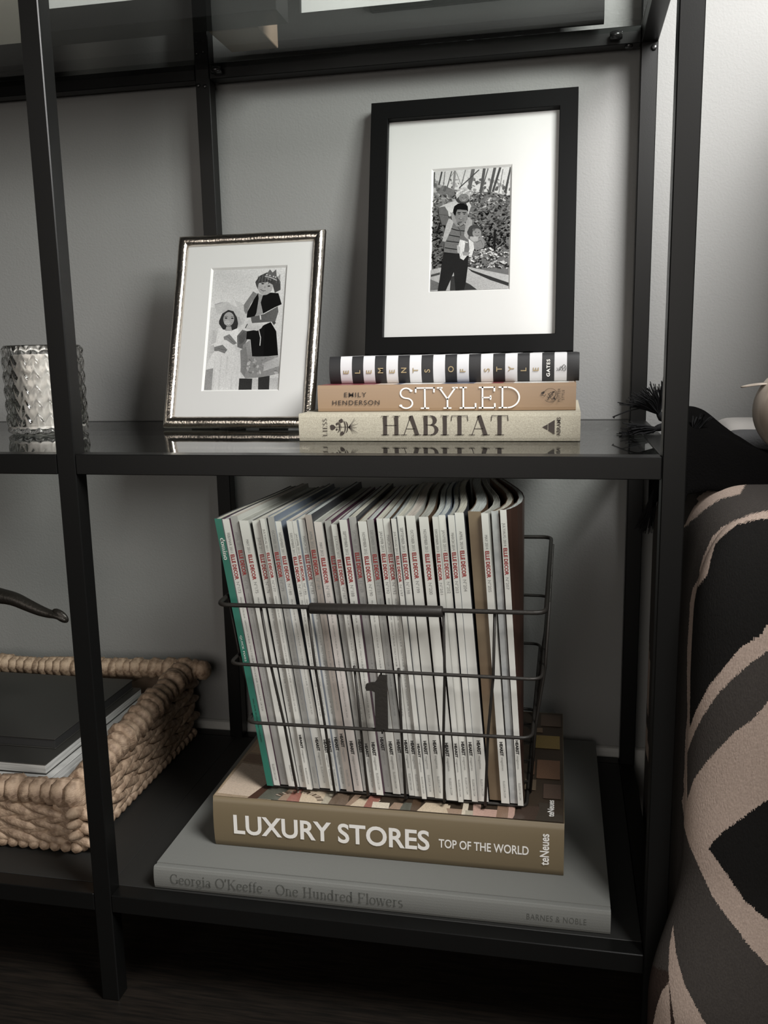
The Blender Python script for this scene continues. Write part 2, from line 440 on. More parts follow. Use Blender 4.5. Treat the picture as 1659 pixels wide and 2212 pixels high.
def glass_shelf(z, label):
    t = MB().box(XL + P + 1, W - P - 1, P + .8, D - P - .8, z - 8.4, z - .1, .7)
    # notches round the two middle posts are covered by the posts themselves
    return tag(t.build('glass_shelf', M_GLASS), label, 'shelf', 'glass shelves')
glass_shelf(ZM, 'clear glass shelf at mid height carrying the silver frame and three stacked books')
glass_shelf(ZU, 'clear glass shelf at the top, seen from below, carrying dark picture frames')

# ---------------------------------------------------------------- books lying flat, spine to the room
def hard_book(name, label, x0, x1, y0, depth, z0, z1, rot, cover, pages, round_=4.0, hinge=0.0, board=2.6, group=None, inset=5.0, spine_mats=None, nx=1, cloth_T=None):
    """spine along x at y0; returns (thing, T) where T maps local book coords to the scene"""
    cx, cy = (x0 + x1) / 2, y0
    ca, sa = math.cos(rot), math.sin(rot)
    def T(p):
        dx, dy = p[0] - cx, p[1] - cy
        return (cx + dx * ca - dy * sa, cy + dx * sa + dy * ca, p[2])
    t = thing(name, label, 'book', (cx, cy + depth / 2, z0), group)
    h = z1 - z0
    # outer profile of cover in (y, z), from the fore-edge bottom round the spine to the fore-edge top
    out = [(y0 + depth, z0), (y0 + 9 + hinge, z0)]
    if hinge: out += [(y0 + 12, z0 + 1.1), (y0 + 9, z0 + 1.1), (y0 + 7, z0)]
    m = 8
    for i in range(m + 1):
        a = i / m
        bulge = round_ * (1 - (2 * a - 1) ** 2)
        r = 1.6
        zz = z0 + h * a
        yy = y0 + round_ - bulge
        if i == 0: out += [(yy + r, zz), (yy + .4, zz + .5)]
        elif i == m: out += [(yy + .4, zz - .5), (yy + r, zz)]
        else: out.append((yy, zz))
    if hinge: out += [(y0 + 7, z1), (y0 + 9, z1 - 1.3), (y0 + 12, z1 - 1.3)]
    out += [(y0 + 9 + hinge, z1), (y0 + depth, z1)]
    inn = []
    for i, (y, z) in enumerate(out):
        zc = z0 + board if z < (z0 + z1) / 2 else z1 - board
        yi = max(y, y0 + round_ + board)
        zi = min(max(z, z0 + board), z1 - board)
        inn.append((yi, zi if abs(z - z0) > board + 2 and abs(z1 - z) > board + 2 else zc))
    k = len(out)
    c = MB(); xs = [x0 + (x1 - x0) * i / nx for i in range(nx + 1)]
    for i in range(nx):
        vs_ = [T((x, y, z)) for x in (xs[i], xs[i + 1]) for (y, z) in out]
        c.add(vs_, [(j, j + 1, k + j + 1, k + j) for j in range(k - 1)], (spine_mats[i] if spine_mats else 0), round_ > 2)
    vs_ = [T((x, y, z)) for x in (x0, x1) for (y, z) in out] + [T((x, y, z)) for x in (x0, x1) for (y, z) in inn]
    fs = [(2 * k + j, 3 * k + j, 3 * k + j + 1, 2 * k + j + 1) for j in range(k - 1)]
    fs += [(j, 2 * k + j, 2 * k + j + 1, j + 1) for j in range(k - 1)] + [(k + j, k + j + 1, 3 * k + j + 1, 3 * k + j) for j in range(k - 1)]
    fs += [(0, k, 3 * k, 2 * k), (k - 1, 3 * k - 1, 4 * k - 1, 2 * k - 1)]
    c.add(vs_, fs, 0)
    cv = c.build('cover', cover, t)
    MB().box(x0 + inset, x1 - inset, y0 + round_ + board + .3, y0 + depth - inset * .7, z0 + board + .1, z1 - board - .1, 0, 0, T).build('pages', pages, t)
    return cv, T
def dirv(T, v):
    a = Vector(T((0, 0, 0))); return Vector(T(v)) - a

# --- cream linen book at the bottom of the upper stack
M_LINEN = mat('cream_linen', (0.44, 0.41, 0.325), 0.85, 0, (1500, 0.5, 0.0006), (700, (0.36, 0.33, 0.26), 0.35, 0.65))
t, T = hard_book('book', 'cream linen hardback with black serif title, bottom of the stack of three on glass', 253, 607.5, 153.5, 268, 0.2, 35.4, 0.0, M_LINEN, M_PAGES, 1.5, 0, 3)
X, Z = (1, 0, 0), (0, 0, 1); NX = (-1, 0, 0)
FY = 153.1
l = MB(); put_serif(l, 'HABITAT', (362, FY, 8.2), X, Z, 24.2, 160, 0, .17, .03, .03)
l.build('title_lettering', M_DARKINK, t)
l = MB(); put_serif(l, 'LIESS', (290.8, FY, 7.0), Z, NX, 5.6, 22.5, 0, .15, .05, .12)
l.build('author_lettering', M_DARKINK, t)
e = MB(); o = (294, FY, 18.4)
def blob(mb, cx, cy, r, o, ex, ey, n=10, wob=0.25, mat=0, seed=0):
    rn = random.Random(seed); oo = Vector(o); ex = Vector(ex); ey = Vector(ey)
    mb.poly([tuple(oo + ex * (cx + r * (1 + rn.uniform(-wob, wob)) * math.cos(2 * math.pi * i / n)) + ey * (cy + r * (1 + rn.uniform(-wob, wob)) * math.sin(2 * math.pi * i / n))) for i in range(n)], mat)
for i, (x, y, r) in enumerate([(4, 0, 3.3), (15.5, 8, 2.6), (16.5, -8, 2.6), (10, 4, 1.5), (9.5, -3, 1.3)]): blob(e, x, y, r, o, X, Z, 12, .22, 0, i)
ribbon(e, [(6, 0), (26, 0)], .5, o, X, Z)
for x, a in ((13, 7), (20.5, 8.5), (23.5, 7.5)):
    ribbon(e, arc(x - 3, 0, 3.4, a, -78, 78, 8), [.3, .8, 1.3, 1.5, 1.5, 1.5, 1.3, .8, .3], o, X, Z)
for k in range(9):
    a = math.radians(-62 + 15.5 * k); q = 9 + (k % 3) * 2.2
    ribbon(e, [(25, 0), (25 + q * .5 * math.cos(a * .6), q * .55 * math.sin(a)), (25 + q * math.cos(a * .8), q * math.sin(a) * 1.05 + (.8 if k % 2 else -.8))], [.7, .45, .2], o, X, Z)
for y in (5, -5): ribbon(e, [(14, y * 1.2), (14.5, y * .6), (15.5, 0)], .5, o, X, Z)
e.build('flower_emblem', M_DARKINK, t)
e = MB(); o = Vector((562, FY, 17.8))
for pts in ([(0, 0), (7.0, -3.6), (7.0, 3.6)], [(7.9, -4.2), (16, -8.8), (16, 8.8), (7.9, 4.2)]):
    e.poly([tuple(o + Vector((p[0] * .93, 0, p[1]))) for p in pts])
e.build('triangle_emblem', M_DARKINK, t)
l = MB(); put_text(l, 'ABRAMS', (583.8, FY, 7.2), Z, NX, 4.4, 22.5, 0, .015); l.build('publisher_lettering', M_DARKINK, t)

# --- tan book in the middle
M_TAN = mat('tan_jacket', (0.27, 0.182, 0.112), 0.32, 0)
M_JACKETTOP = mat('jacket_photo_print', (0.5, 0.5, 0.5), 0.35, attr=True)
t, T = hard_book('book', 'tan hardback with thin white title, between the cream and the striped book', 270, 602, 188, 255, 35.7, 70.0, 0.006, M_TAN, M_PAGES, 0.6, 0, 2.4)
FY = 186.6
def slab(mb, s, x, z, h, w, y):
    o = Vector((x, y, z)); wd = .062
    G = {'S': (.62, [arc(.30, .735, .22, .235, 28, 268, 12) + arc(.30, .265, .24, .235, 88, -152, 12)]),
         'T': (.86, [[(.40, 0), (.40, .97)], [(.02, .97), (.78, .97)], [(.05, 1), (.05, .76)], [(.75, 1), (.75, .76)], [(.24, .03), (.56, .03)]]),
         'Y': (.84, [[(.10, .97), (.40, .45), (.70, .97)], [(.40, .48), (.40, 0)], [(0, .97), (.22, .97)], [(.58, .97), (.80, .97)], [(.25, .03), (.55, .03)]]),
         'L': (.72, [[(.16, 0), (.16, 1)], [(.02, .97), (.30, .97)], [(.02, .03), (.64, .03)], [(.62, 0), (.62, .25)]]),
         'E': (.74, [[(.16, 0), (.16, 1)], [(.02, .97), (.62, .97)], [(.16, .5), (.46, .5)], [(.02, .03), (.64, .03)], [(.60, 1), (.60, .78)], [(.62, 0), (.62, .24)], [(.46, .6), (.46, .4)]]),
         'D': (.86, [[(.16, 0), (.16, 1)], [(.02, .97), (.36, .97)], [(.02, .03), (.36, .03)], arc(.34, .5, .44, .47, 90, -90, 16)])}
    tot = sum(G[c][0] for c in s); cx = 0
    for c in s:
        for pts in G[c][1]: ribbon(mb, [(p[0] + cx, p[1]) for p in pts], wd, o, Vector((w / tot, 0, 0)), Vector((0, 0, h)))
        if c == 'S':
            for (px, py) in ((.30 + .22 * math.cos(math.radians(28)), .735 + .235 * math.sin(math.radians(28))), (.30 + .24 * math.cos(math.radians(-152)), .265 + .235 * math.sin(math.radians(-152)))):
                mb.poly([tuple(o + Vector(((px + cx + .06 * math.cos(k)) * w / tot, -.05, (py + .055 * math.sin(k)) * h))) for k in [i * math.pi / 5 for i in range(10)]])
        cx += G[c][0]
l = MB(); slab(l, 'STYLED', 378, 38.8, 27.3, 157, FY); l.build('title_lettering', M_WHITEINK, t)
l = MB()
put_text(l, 'EMILY', (321, FY - .3, 54.6), X, Z, 5.8, 29.5, 0, .004, 1.2, 'c'); put_text(l, 'HENDERSON', (321.5, FY - .3, 44.4), X, Z, 5.8, 63, 0, .004, 1.2, 'c')
l.build('author_lettering', M_DARKINK, t)
e = MB(); o = (572.5, FY + .2, 55)
ribbon(e, arc(-2.0, -.5, 8.6, 8.6, -140, 150, 18), .45, o, X, Z)
for i, (x, y, r) in enumerate([(-11.5, 2.5, 1.6), (-10, 3.5, 1.2), (3, -4.6, 1.3), (1.5, 3.6, 1.2)]): blob(e, x, y, r, o, X, Z, 9, .3, 0, i)
for pts in ([(-12, 0), (-9, -1.5), (-7.5, 1)], [(-5, -6.5), (-3, -1), (0, 1.5), (3, 4.5), (5, 1), (3, -3), (4.5, -6)], [(-4, 1), (-1, 3.5), (1, 0), (-2, -3), (0, -5.5), (3, -2)], [(-6, -2), (-4, -4), (-2, -2), (-5, 2)]):
    ribbon(e, pts, .6, o, X, Z)
e.build('round_emblem', M_DARKINK, t)
l = MB(); put_text(l, 'POTTER', (582.8, FY + .35, 46.5), Z, NX, 3.1, 16.5, 0, 0, 1.1); put_text(l, 'STYLE', (587.8, FY + .4, 48.6), Z, NX, 3.1, 12.5, 0, 0, 1.1)
l.build('publisher_lettering', M_DARKINK, t)
pr = MB(); rn = random.Random(5); x = 272.0
while x < 600:
    w_ = min(rn.uniform(8, 34), 600 - x)
    c_ = rn.choice([(.7, .68, .63), (.75, .73, .70), (.30, .22, .17), (.12, .13, .18), (.6, .5, .42), (.22, .05, .06), (.72, .70, .66)])
    a = [T((x, 191, 70.12)), T((x + w_, 191, 70.12)), T((x + w_, 440, 70.12)), T((x, 440, 70.12))]
    pr.quad(*a, 0, c_); x += w_
pr.build('cover_photo', M_JACKETTOP, t)

# --- striped book on top
M_BLACKCLOTH = mat('black_book_cloth', (0.013, 0.013, 0.014), 0.55, 0, (1200, 0.2, 0.0003))
M_WHITEPAPER = mat('white_book_paper', (0.55, 0.55, 0.56), 0.5)
t, T = hard_book('book', 'black and white striped hardback on top of the stack under the black frame', 276, 606, 228, 235, 70.5, 106.6, 0.008, [M_BLACKCLOTH, M_WHITEPAPER], M_PAGES, 5.0, 0, 3, spine_mats=[i % 2 for i in range(21)], nx=21)
sw = 330 / 21; bandx = lambda i: 276 + sw * (i + .5)
gold = MB(); white = MB(); ink = MB()
for i, ch in enumerate(' ELEMENTS OF STYLE'):
    if ch != ' ':
        p = T((bandx(i) + 3.6, 227.4, 83.8)); put_text(gold, ch, p, Z, NX, 7.2, None, 0, .012, 1, 'l')
p = T((bandx(18) + 2.2, 227.4, 76.5)); put_text(white, 'GATES', p, Z, NX, 4.2, 22, 0, .02, 1.15)
o = T((bandx(19), 227.4, 84.5))
for pts in ([(-5.5, -1), (-3, .5), (-5, 3)], [(-3, -1), (0, 1.5), (0, 5), (-2, 2), (1, -1)], [(2, -1.2), (2, 6)], arc(4.2, .9, 1.3, 2.3, 0, 360, 10), arc(4.2, 5, 1.3, 2, -90, 200, 8), [(6, -1), (7, 2), (6, 6)], [(-1, 0), (1, 4), (3, 2)]):
    ribbon(ink, pts, .45, o, X, Z)
gold.build('title_lettering', M_GOLD, t); white.build('author_lettering', M_WHITEINK, t); ink.build('script_emblem', M_INK, t)

# --- the large grey cloth book under everything on the bottom board
M_GREYCLOTH = mat('grey_book_cloth', (0.155, 0.158, 0.147), 0.75, 0, (1300, 0.4, 0.0004))
M_BLIND = mat('blind_stamped_foil', (0.085, 0.088, 0.08), 0.35)
t, T = hard_book('book', 'large grey cloth-bound book lying directly on the black bottom board', 73.5, 652, 26.5, 470, ZB + .3, -542.2, 0.007, M_GREYCLOTH, M_PAGES, 2.0, 3.0, 3.5)
l = MB(); ex = dirv(T, X)
put_serif(l, "Georgia O'Keeffe . One Hundred Flowers", T((96, 26.2, -563.4)), ex, Z, 14.0, 308, 0, .11, .035, .02)
l.build('title_lettering', M_BLIND, t)
l = MB(); put_text(l, 'BARNES & NOBLE', T((554, 26.2, -561.6)), ex, Z, 7.2, 70, 0, -.012, 1.1); l.build('publisher_lettering', M_BLIND, t)
ZO = -542.2

# --- olive brown jacketed book on it
M_OLIVE = mat('olive_brown_jacket', (0.165, 0.128, 0.075), 0.42, 0)
t, T = hard_book('book', 'thick olive-brown book with bold white title, directly under the wire basket', 134, 597, 88.5, 347, ZO + .2, -470.8, 0.010, M_OLIVE, M_PAGES, 3.0, 0, 3)
ex = dirv(T, X); nex = -ex
l = MB()
put_text(l, 'LUXURY STORES', T((162.5, 88.1, -520.5)), ex, Z, 26.5, 265, 0, .022)
put_text(l, 'TOP OF THE WORLD', T((439.5, 88.1, -515.4)), ex, Z, 11.6, 114, 0, .015)
put_text(l, 'teNeues', T((578.3, 88.1, -527.5)), Z, nex, 11.0, 43, 0, .02)
l.build('title_lettering', M_WHITEINK, t)
pr = MB(); ZP = -470.55
def patch(pts, c): pr.poly([T((x, y, ZP + .02 * len(pr.f))) for x, y in pts], 0, c)
patch([(135, 92), (596.5, 92), (596.5, 434), (135, 434)], (.045, .032, .022))
patch([(135, 92), (215, 92), (212, 330), (135, 330)], (.34, .26, .18))
patch([(137, 100), (196, 96), (206, 150), (200, 180), (140, 190)], (.52, .42, .33))
patch([(138, 195), (200, 183), (204, 215), (139, 220)], (.25, .17, .12))
patch([(140, 225), (204, 218), (210, 300), (142, 305)], (.46, .33, .22))
patch([(182, 92.5), (196, 92.5), (212, 150), (200, 150)], (.06, .03, .02))
rn = random.Random(11); x = 196.0
while x < 590:
    w_ = rn.uniform(7, 30); c_ = rn.choice([(.55, .45, .33), (.30, .21, .15), (.08, .05, .03), (.40, .36, .28), (.14, .10, .07), (.62, .55, .44), (.30, .13, .10), (.10, .10, .08)])
    if x > 480: c_ = rn.choice([(.42, .14, .11), (.5, .33, .27), (.06, .04, .03), (.25, .16, .11)]) if x < 560 else (.05, .04, .03)
    y1 = rn.uniform(104, 150); sl = rn.uniform(-6, 9)
    patch([(x, 93), (min(x + w_, 595), 93), (min(x + w_ + sl, 595), y1), (x + sl, y1)], c_); x += w_ * rn.uniform(.6, 1)
for k in range(16):
    a = math.radians(15 + 9 * k); patch([(250 + 28 * math.cos(a), 93 + 22 * math.sin(a)), (250 + 28 * math.cos(a + .09), 93 + 22 * math.sin(a + .09)), (250 + 36 * math.cos(a + .09), 93 + 28 * math.sin(a + .09)), (250 + 36 * math.cos(a), 93 + 28 * math.sin(a))], (.35, .28, .22) if k % 2 else (.1, .07, .05))
for (x0, y0, x1, y1, c_) in [(560, 205, 592, 262, (.16, .09, .055)), (556, 300, 592, 345, (.20, .14, .05)), (545, 170, 560, 200, (.12, .09, .06)), (563, 380, 594, 425, (.10, .07, .05)), (548, 355, 566, 372, (.16, .11, .07)), (552, 215, 557, 255, (.14, .08, .05)), (570, 150, 593, 190, (.09, .06, .045))]:
    patch([(x0, y0), (x1, y0), (x1, y1), (x0, y1)], c_)
pr.build('cover_photo', M_JACKETTOP, t)
l = MB(); put_text(l, 'teNeues', T((584, 104, ZP + 1.2)), dirv(T, (0, 1, 0)), nex, 8, 42, 0, .02); l.build('cover_lettering', M_WHITEINK, t)
ZL = -470.8

# ---------------------------------------------------------------- wire basket with its magazines
M_WIRE = mat('dark_iron_wire', (0.025, 0.022, 0.019), 0.5, 0.3, (300, 0.3, 0.0008))
bk = thing('wire_basket', 'dark iron wire basket with number plate 1, full of magazines, on the olive book', 'basket', (364, 270, ZL))
BR = [(-203, 156, 571, 86, 458), (-283, 167, 567, 90, 455), (-365, 184, 556, 95, 452), (-467.5, 198, 549, 124, 440)]   # z, x0, x1, y0, y1
def ringz(i, y):
    z, x0, x1, y0, y1 = BR[i]; return z + [6, 1, 2, 0][i] * (1 - (y - y0) / (y1 - y0)) * 1.0
for i, (z, x0, x1, y0, y1) in enumerate(BR):
    path = fillet([(x0, y0, z), (x1, y0, z + [6, 1, 4, 0][i]), (x1, y1, z + [20, 4, 6, 0][i]), (x0, y1, z + [14, 2, 2, 0][i])], 16 if i < 3 else 10, 5)
    rw = MB().tube(path, [3.0, 2.3, 2.3, 2.3][i], 8, True).build('ring_wire', M_WIRE, bk)
    if i == 0: top_ring = rw
def up(i, u, back=False):
    z, x0, x1, y0, y1 = BR[i]
    return Vector((x0 + (x1 - x0) * u, (y1 if back else y0), z + ([6, 1, 4, 0][i] * u if not back else [14, 2, 2, 0][i])))
def side(i, v, right):
    z, x0, x1, y0, y1 = BR[i]
    return Vector((x1 if right else x0, y0 + (y1 - y0) * v, z + ([6 + 14 * v, 1 + 3 * v, 4 + 2 * v, 0][i] if right else [14 * v, 2 * v, 2 * v, 0][i])))
for back in (False, True):
    for u, top in ((.138, 0), (.287, 0), (.415, 1), (.558, 1), (.703, 0), (.853, 0)):
        oy = Vector((0, 3.2 if not back else -3.2, 0))
        p = [up(i, u, back) + (oy if i < 3 else Vector((0, 0, 0))) for i in range(top, 4)]
        if top == 1: p[0].z += 4
        if not back: p.insert(len(p) - 1, Vector((p[-1].x, 106.5, -461.5)))
        MB().tube(p, 1.9, 6).build('wire', M_WIRE, bk)
for right in (False, True):
    for v in (.12, .27, .42, .58, .73, .88):
        ox = Vector((-3.2 if right else 3.2, 0, 0))
        ox = -ox
        MB().tube([side(i, v, right) + ox for i in range(0, 4)], 1.9, 6).build('wire', M_WIRE, bk)
for u in (.15, .32, .5, .68, .85):
    MB().tube([up(3, u) + Vector((0, 0, -1)), up(3, u, True) + Vector((0, 0, -1))], 1.9, 6).build('wire', M_WIRE, bk)
for v in (.2, .4, .6, .8):
    MB().tube([side(3, v, False) + Vector((0, 0, 2)), side(3, v, True) + Vector((0, 0, 2))], 1.7, 6).build('wire', M_WIRE, bk)
for back in (False, True):
    a = up(0, .297, back); c = up(0, .702, back); dz = Vector((0, 0, -1.5))
    MB().tube([a + dz, a + dz + (c - a) * .01, c + dz - (c - a) * .01, c + dz], [6.3, 7.0, 7.0, 6.3], 14).build('handle_grip', M_WIRE, top_ring)
pl = MB(); o = Vector((0, 90.0, 0))
one = [(.42, 0), (.98, 0), (.98, 1), (.62, 1), (.55, .92), (.42, .86), (.2, .85), (.04, .82), (0, .76), (.04, .70), (.3, .705), (.42, .68)]
X0, X1, Z0, Z1 = 347.5, 376.2, -360, -287.5
vs_ = [(X0 + (X1 - X0) * p[0], y, Z0 + (Z1 - Z0) * p[1]) for y in (89.4, 92.4) for p in one]; k = len(one)
pl.add(vs_, [tuple(range(k)), tuple(reversed(range(k, 2 * k)))] + [(i, k + i, k + (i + 1) % k, (i + 1) % k) for i in range(k)])
pl.tube([(368, 91, -282), (368, 91, -288)], 1.2, 6); pl.tube([(368, 91, -366), (368, 91, -359)], 1.2, 6)
pl.build('number_plate', M_WIRE, bk, fix=True)

MAGS = [
    (146.9, 156.9, -95.20, 202.1, 211.2, 114.1, 'g', '', ''),
    (156.6, 167.0, -96.30, 211.1, 220.6, 116.9, 'w', 'FEB/MAR 2011', '173'),
    (166.2, 176.0, -92.20, 219.7, 228.6, 120.3, 'd', 'APRIL 2011', '174'),
    (179.0, 191.9, -98.4, 231.6, 243.3, 117.4, 'w', 'MAY 2011', '175'),
    (196.7, 207.0, -97.4, 247.6, 257.0, 117.6, 'w', 'JUNE 2011', '176'),
    (209.1, 215.6, -94.05, 258.6, 264.6, 112.6, 'w', 'JULY/AUG 2011', '177'),
    (218.0, 227.5, -90.95, 266.7, 275.4, 117.1, 'd', 'OCTOBER 2011', '179'),
    (226.7, 235.1, -98.5, 275.0, 282.7, 119.5, 'w', 'NOVEMBER 2011', '180'),
    (244.0, 251.4, -96.35, 290.6, 297.3, 114.3, 'w', 'DECEMBER 2011', '181'),
    (251.7, 258.1, -96.85, 297.6, 303.4, 114.1, 'w', 'JAN/FEB 2012', '182'),
    (257.6, 266.2, -95.30, 303.2, 311.0, 121.0, 'w', 'MARCH 2012', '183'),
    (268.2, 276.8, -88.45, 312.5, 320.4, 116.2, 'b', 'APRIL 2012', '184'),
    (278.5, 288.8, -96.9, 322.3, 331.7, 119.5, 'p', 'MAY 2012', '185'),
    (292.3, 300.8, -96.30, 334.9, 342.6, 121.3, 'd', 'JUNE 2012', '186'),
    (301.7, 309.2, -99.5, 343.5, 350.3, 117.8, 'w', 'JULY/AUG 2012', '187'),
    (313.3, 325.1, -94.20, 353.9, 364.7, 113.4, 'w', 'SEPTEMBER 2012', '188'),
    (323.6, 333.1, -90.1, 363.4, 372.1, 122.7, 'd', 'OCTOBER 2012', '189'),
    (335.9, 347.1, -97.0, 374.8, 385.1, 119.8, 'w', 'NOVEMBER 2012', '190'),
    (347.2, 356.0, -93.75, 385.1, 393.1, 121.7, 'd', 'DECEMBER 2012', '191'),
    (360.0, 368.1, -92.35, 396.7, 404.2, 118.7, 'w', 'JAN/FEB 2013', '192'),
    (368.5, 377.3, -91.75, 404.5, 412.6, 118.0, 'w', 'MARCH 2013', '193'),
    (379.9, 387.1, -90.55, 414.8, 421.5, 112.6, 'w', 'JULY/AUG 2013', '197'),
    (386.3, 394.9, -87.1, 420.8, 428.7, 118.8, 'w', 'SEPTEMBER 2013', '198'),
    (397.5, 409.3, -87.30, 431.1, 441.9, 117.3, 'w', 'OCTOBER 2013', '199'),
    (414.4, 426.3, -88.0, 446.6, 457.6, 114.7, 'w', 'NOVEMBER 2013', '200'),
    (431.5, 439.3, -87.30, 462.3, 469.5, 112.3, 'w', 'DECEMBER 2013', '201'),
    (438.5, 446.8, -87.1, 468.9, 476.6, 119.8, 'w', 'JAN/FEB 2014', '202'),
    (450.2, 458.4, -86.25, 479.6, 487.2, 116.3, 'w', 'MARCH 2014', '203'),
    (458.4, 469.5, -82.1, 487.3, 497.5, 118.5, 'w', 'APRIL 2014', '204'),
    (474.0, 489.9, -81.5, 501.7, 516.5, 124.9, 'n', '', ''),
    (490.8, 499.1, -81.85, 517.2, 524.8, 118.4, 'w', 'MAY 2014', '205'),
    (503.0, 511.6, -80.35, 528.5, 536.4, 120.3, 's', '', ''),
    (513.7, 521.5, -78.5, 538.4, 545.5, 115.6, 'w', 'JULY/AUG 2014', '207'),
]
M_SPW = mat('white_spine_paper', (0.66, 0.655, 0.61), 0.45)
M_SPD = mat('grey_spine_paper', (0.34, 0.335, 0.315), 0.45)
M_SPP = mat('pinkish_spine_paper', (0.62, 0.575, 0.54), 0.45)
M_SPB = mat('brownish_spine_paper', (0.36, 0.315, 0.28), 0.45)
M_SPG = mat('green_spine_paper', (0.028, 0.16, 0.115), 0.4)
M_SPN = mat('brown_spine_paper', (0.21, 0.16, 0.10), 0.5, 0, None, (20, (0.13, 0.085, 0.05), 0.3, 0.7))
M_SPS = mat('silver_grey_spine_paper', (0.47, 0.48, 0.47), 0.45, 0, None, (90, (0.36, 0.37, 0.37), 0.35, 0.6))
SPM = {'w': M_SPW, 'd': M_SPD, 'p': M_SPP, 'b': M_SPB, 'g': M_SPG, 'n': M_SPN, 's': M_SPS}
COVERS = [mat('magazine_cover_' + n_, c_, 0.35) for n_, c_ in (('black', (.012, .012, .013)), ('charcoal', (.04, .04, .045)), ('plum', (.06, .018, .04)), ('slate', (.14, .16, .20)), ('brown', (.09, .055, .035)), ('pale', (.42, .41, .38)), ('dark_rust', (.045, .024, .018)))]
PAGEM = [mat('magazine_pages_' + n_, c_, 0.75, 0, (900, 0.5, 0.001, (1, .03, .03)), (1100, tuple(q * .62 for q in c_), 0.3, 0.62, (1, .03, .03))) for n_, c_ in (('warm', (.46, .43, .37)), ('cool', (.42, .43, .42)), ('rose', (.44, .38, .34)), ('dim', (.33, .32, .29)))]
ORD = ('first second third fourth fifth sixth seventh eighth ninth tenth eleventh twelfth thirteenth fourteenth fifteenth sixteenth seventeenth eighteenth nineteenth twentieth '
       'twenty-first twenty-second twenty-third twenty-fourth twenty-fifth twenty-sixth twenty-seventh twenty-eighth twenty-ninth thirtieth thirty-first thirty-second thirty-third').split()
def magazine(i, m):
    xl, xr, zt, bl, br, y0, kind, date, num = m
    if i + 1 < len(MAGS): xr = min(xr, MAGS[i + 1][0] - .15); br = max(min(br, MAGS[i + 1][3] - .15), MAGS[i + 1][3] - .9)
    k = i / (len(MAGS) - 1)
    if kind == 'g': lab = 'thin green-spined magazine at the left end of the wire basket'
    elif kind == 'n': lab = 'brown-spined magazine without lettering, in the wire basket'
    elif kind == 's': lab = 'plain pale grey magazine spine without lettering, second from the right end'
    else: lab = {'w': 'white', 'd': 'grey shaded', 'p': 'faintly pink', 'b': 'brownish'}[kind] + ' magazine spine dated ' + date.title() + ', ' + ORD[i] + ' from the left in the basket'
    yr = y0 + 286 + (i * 7 % 5) * 1.5
    t = thing('magazine', lab, 'magazine', ((bl + br) / 2, (y0 + yr) / 2, -463), 'magazines in the wire basket')
    w = xr - xl; rn = random.Random(40 + i)
    RT = (486 - 160) / (513.7 - 146.9); k = max(0, min(1, (xl - 146.9) / 366.8))
    dsh = 160 + ((xl + xr) / 2 - 146.9) * RT - (xl + xr) / 2
    tz = zt - rn.uniform(0, 2)
    # side curves: x shift along the depth, leaning and curling towards the back
    wob = math.sin(i * .3)
    def shift(s, top):
        x0 = xl if top else bl
        e = s * s * (3 - 2 * s)
        cur = 15 * k ** 3 * math.sin(math.pi * min(1, s * 1.35)) if s < .74 else 0
        curl = 26 * max(0, k - .86) / .14 * math.sin(math.pi * s ** .8) if top else 0
        return dsh * (1 if top else .8) * e + curl + (2.2 * wob * math.sin(math.pi * 2 * s) * k if top else 0)
    fat = lambda s: 1 - .125 * s * s * (3 - 2 * s)
    def pt(s, u, v):         # s depth 0..1, u thickness 0..1, v height 0..1
        x0 = bl + (xl - bl) * v; ww = (br - bl) + (xr - xl - br + bl) * v
        x = x0 + shift(s, True) * v + shift(s, False) * (1 - v) + ww * ((u - .5) * fat(s) + .5)
        return (x, y0 + (yr - y0) * s, -463 + (tz + 463) * v)
    SS = [0, .03, .10, .2, .32, .46, .6, .74, .87, 1.0]
    th = .7 / max(w, 3)
    c = MB()                # cover: spine and two thin boards
    c.add([pt(0, 0, 0), pt(0, 1, 0), pt(0, 1, 1), pt(0, 0, 1)], [(0, 1, 2, 3)], 0)
    for u0, u1 in ((0, th), (1 - th, 1)):
        vs_ = [pt(s, u, v) for s in SS for (u, v) in ((u0, 0), (u0, 1), (u1, 1), (u1, 0))]
        fs = []
        for j in range(len(SS) - 1):
            for q in range(4): fs.append((4 * j + q, 4 * j + (q + 1) % 4, 4 * j + 4 + (q + 1) % 4, 4 * j + 4 + q))
        fs.append((4 * len(SS) - 4, 4 * len(SS) - 3, 4 * len(SS) - 2, 4 * len(SS) - 1))
        c.add(vs_, fs, 1, False)
    cov = COVERS[[5, 1, 5, 2, 5, 0, 3, 5, 1, 4][rn.randrange(10)]]
    if kind == 'n': cov = COVERS[4]
    if i == len(MAGS) - 1: cov = COVERS[6]
    cv = c.build('cover', [SPM[kind], cov], t)
    p = MB()
    vs_ = [pt(max(s, .004), u, v) for s in SS for (u, v) in ((th, .004), (th, .997), (1 - th, .997), (1 - th, .004))]
    fs = []
    for j in range(len(SS) - 1):
        for q in range(4): fs.append((4 * j + q, 4 * j + (q + 1) % 4, 4 * j + 4 + (q + 1) % 4, 4 * j + 4 + q))
    fs.append((4 * len(SS) - 4, 4 * len(SS) - 3, 4 * len(SS) - 2, 4 * len(SS) - 1)); fs.append((3, 2, 1, 0))
    p.add(vs_, fs, 0).build('pages', PAGEM[rn.randrange(4)], t)
    # lettering reads down the spine
    a = Vector(pt(0, .5, 1)); bb = Vector(pt(0, .5, 0)); ln = (bb - a).length; dn = (bb - a) / ln
    ac = Vector((1, 0, 0)); ac = (ac - dn * ac.dot(dn)).normalized()
    off = Vector((0, -.25, 0))
    l = MB()
    cap = min(w * .56, 5.0)
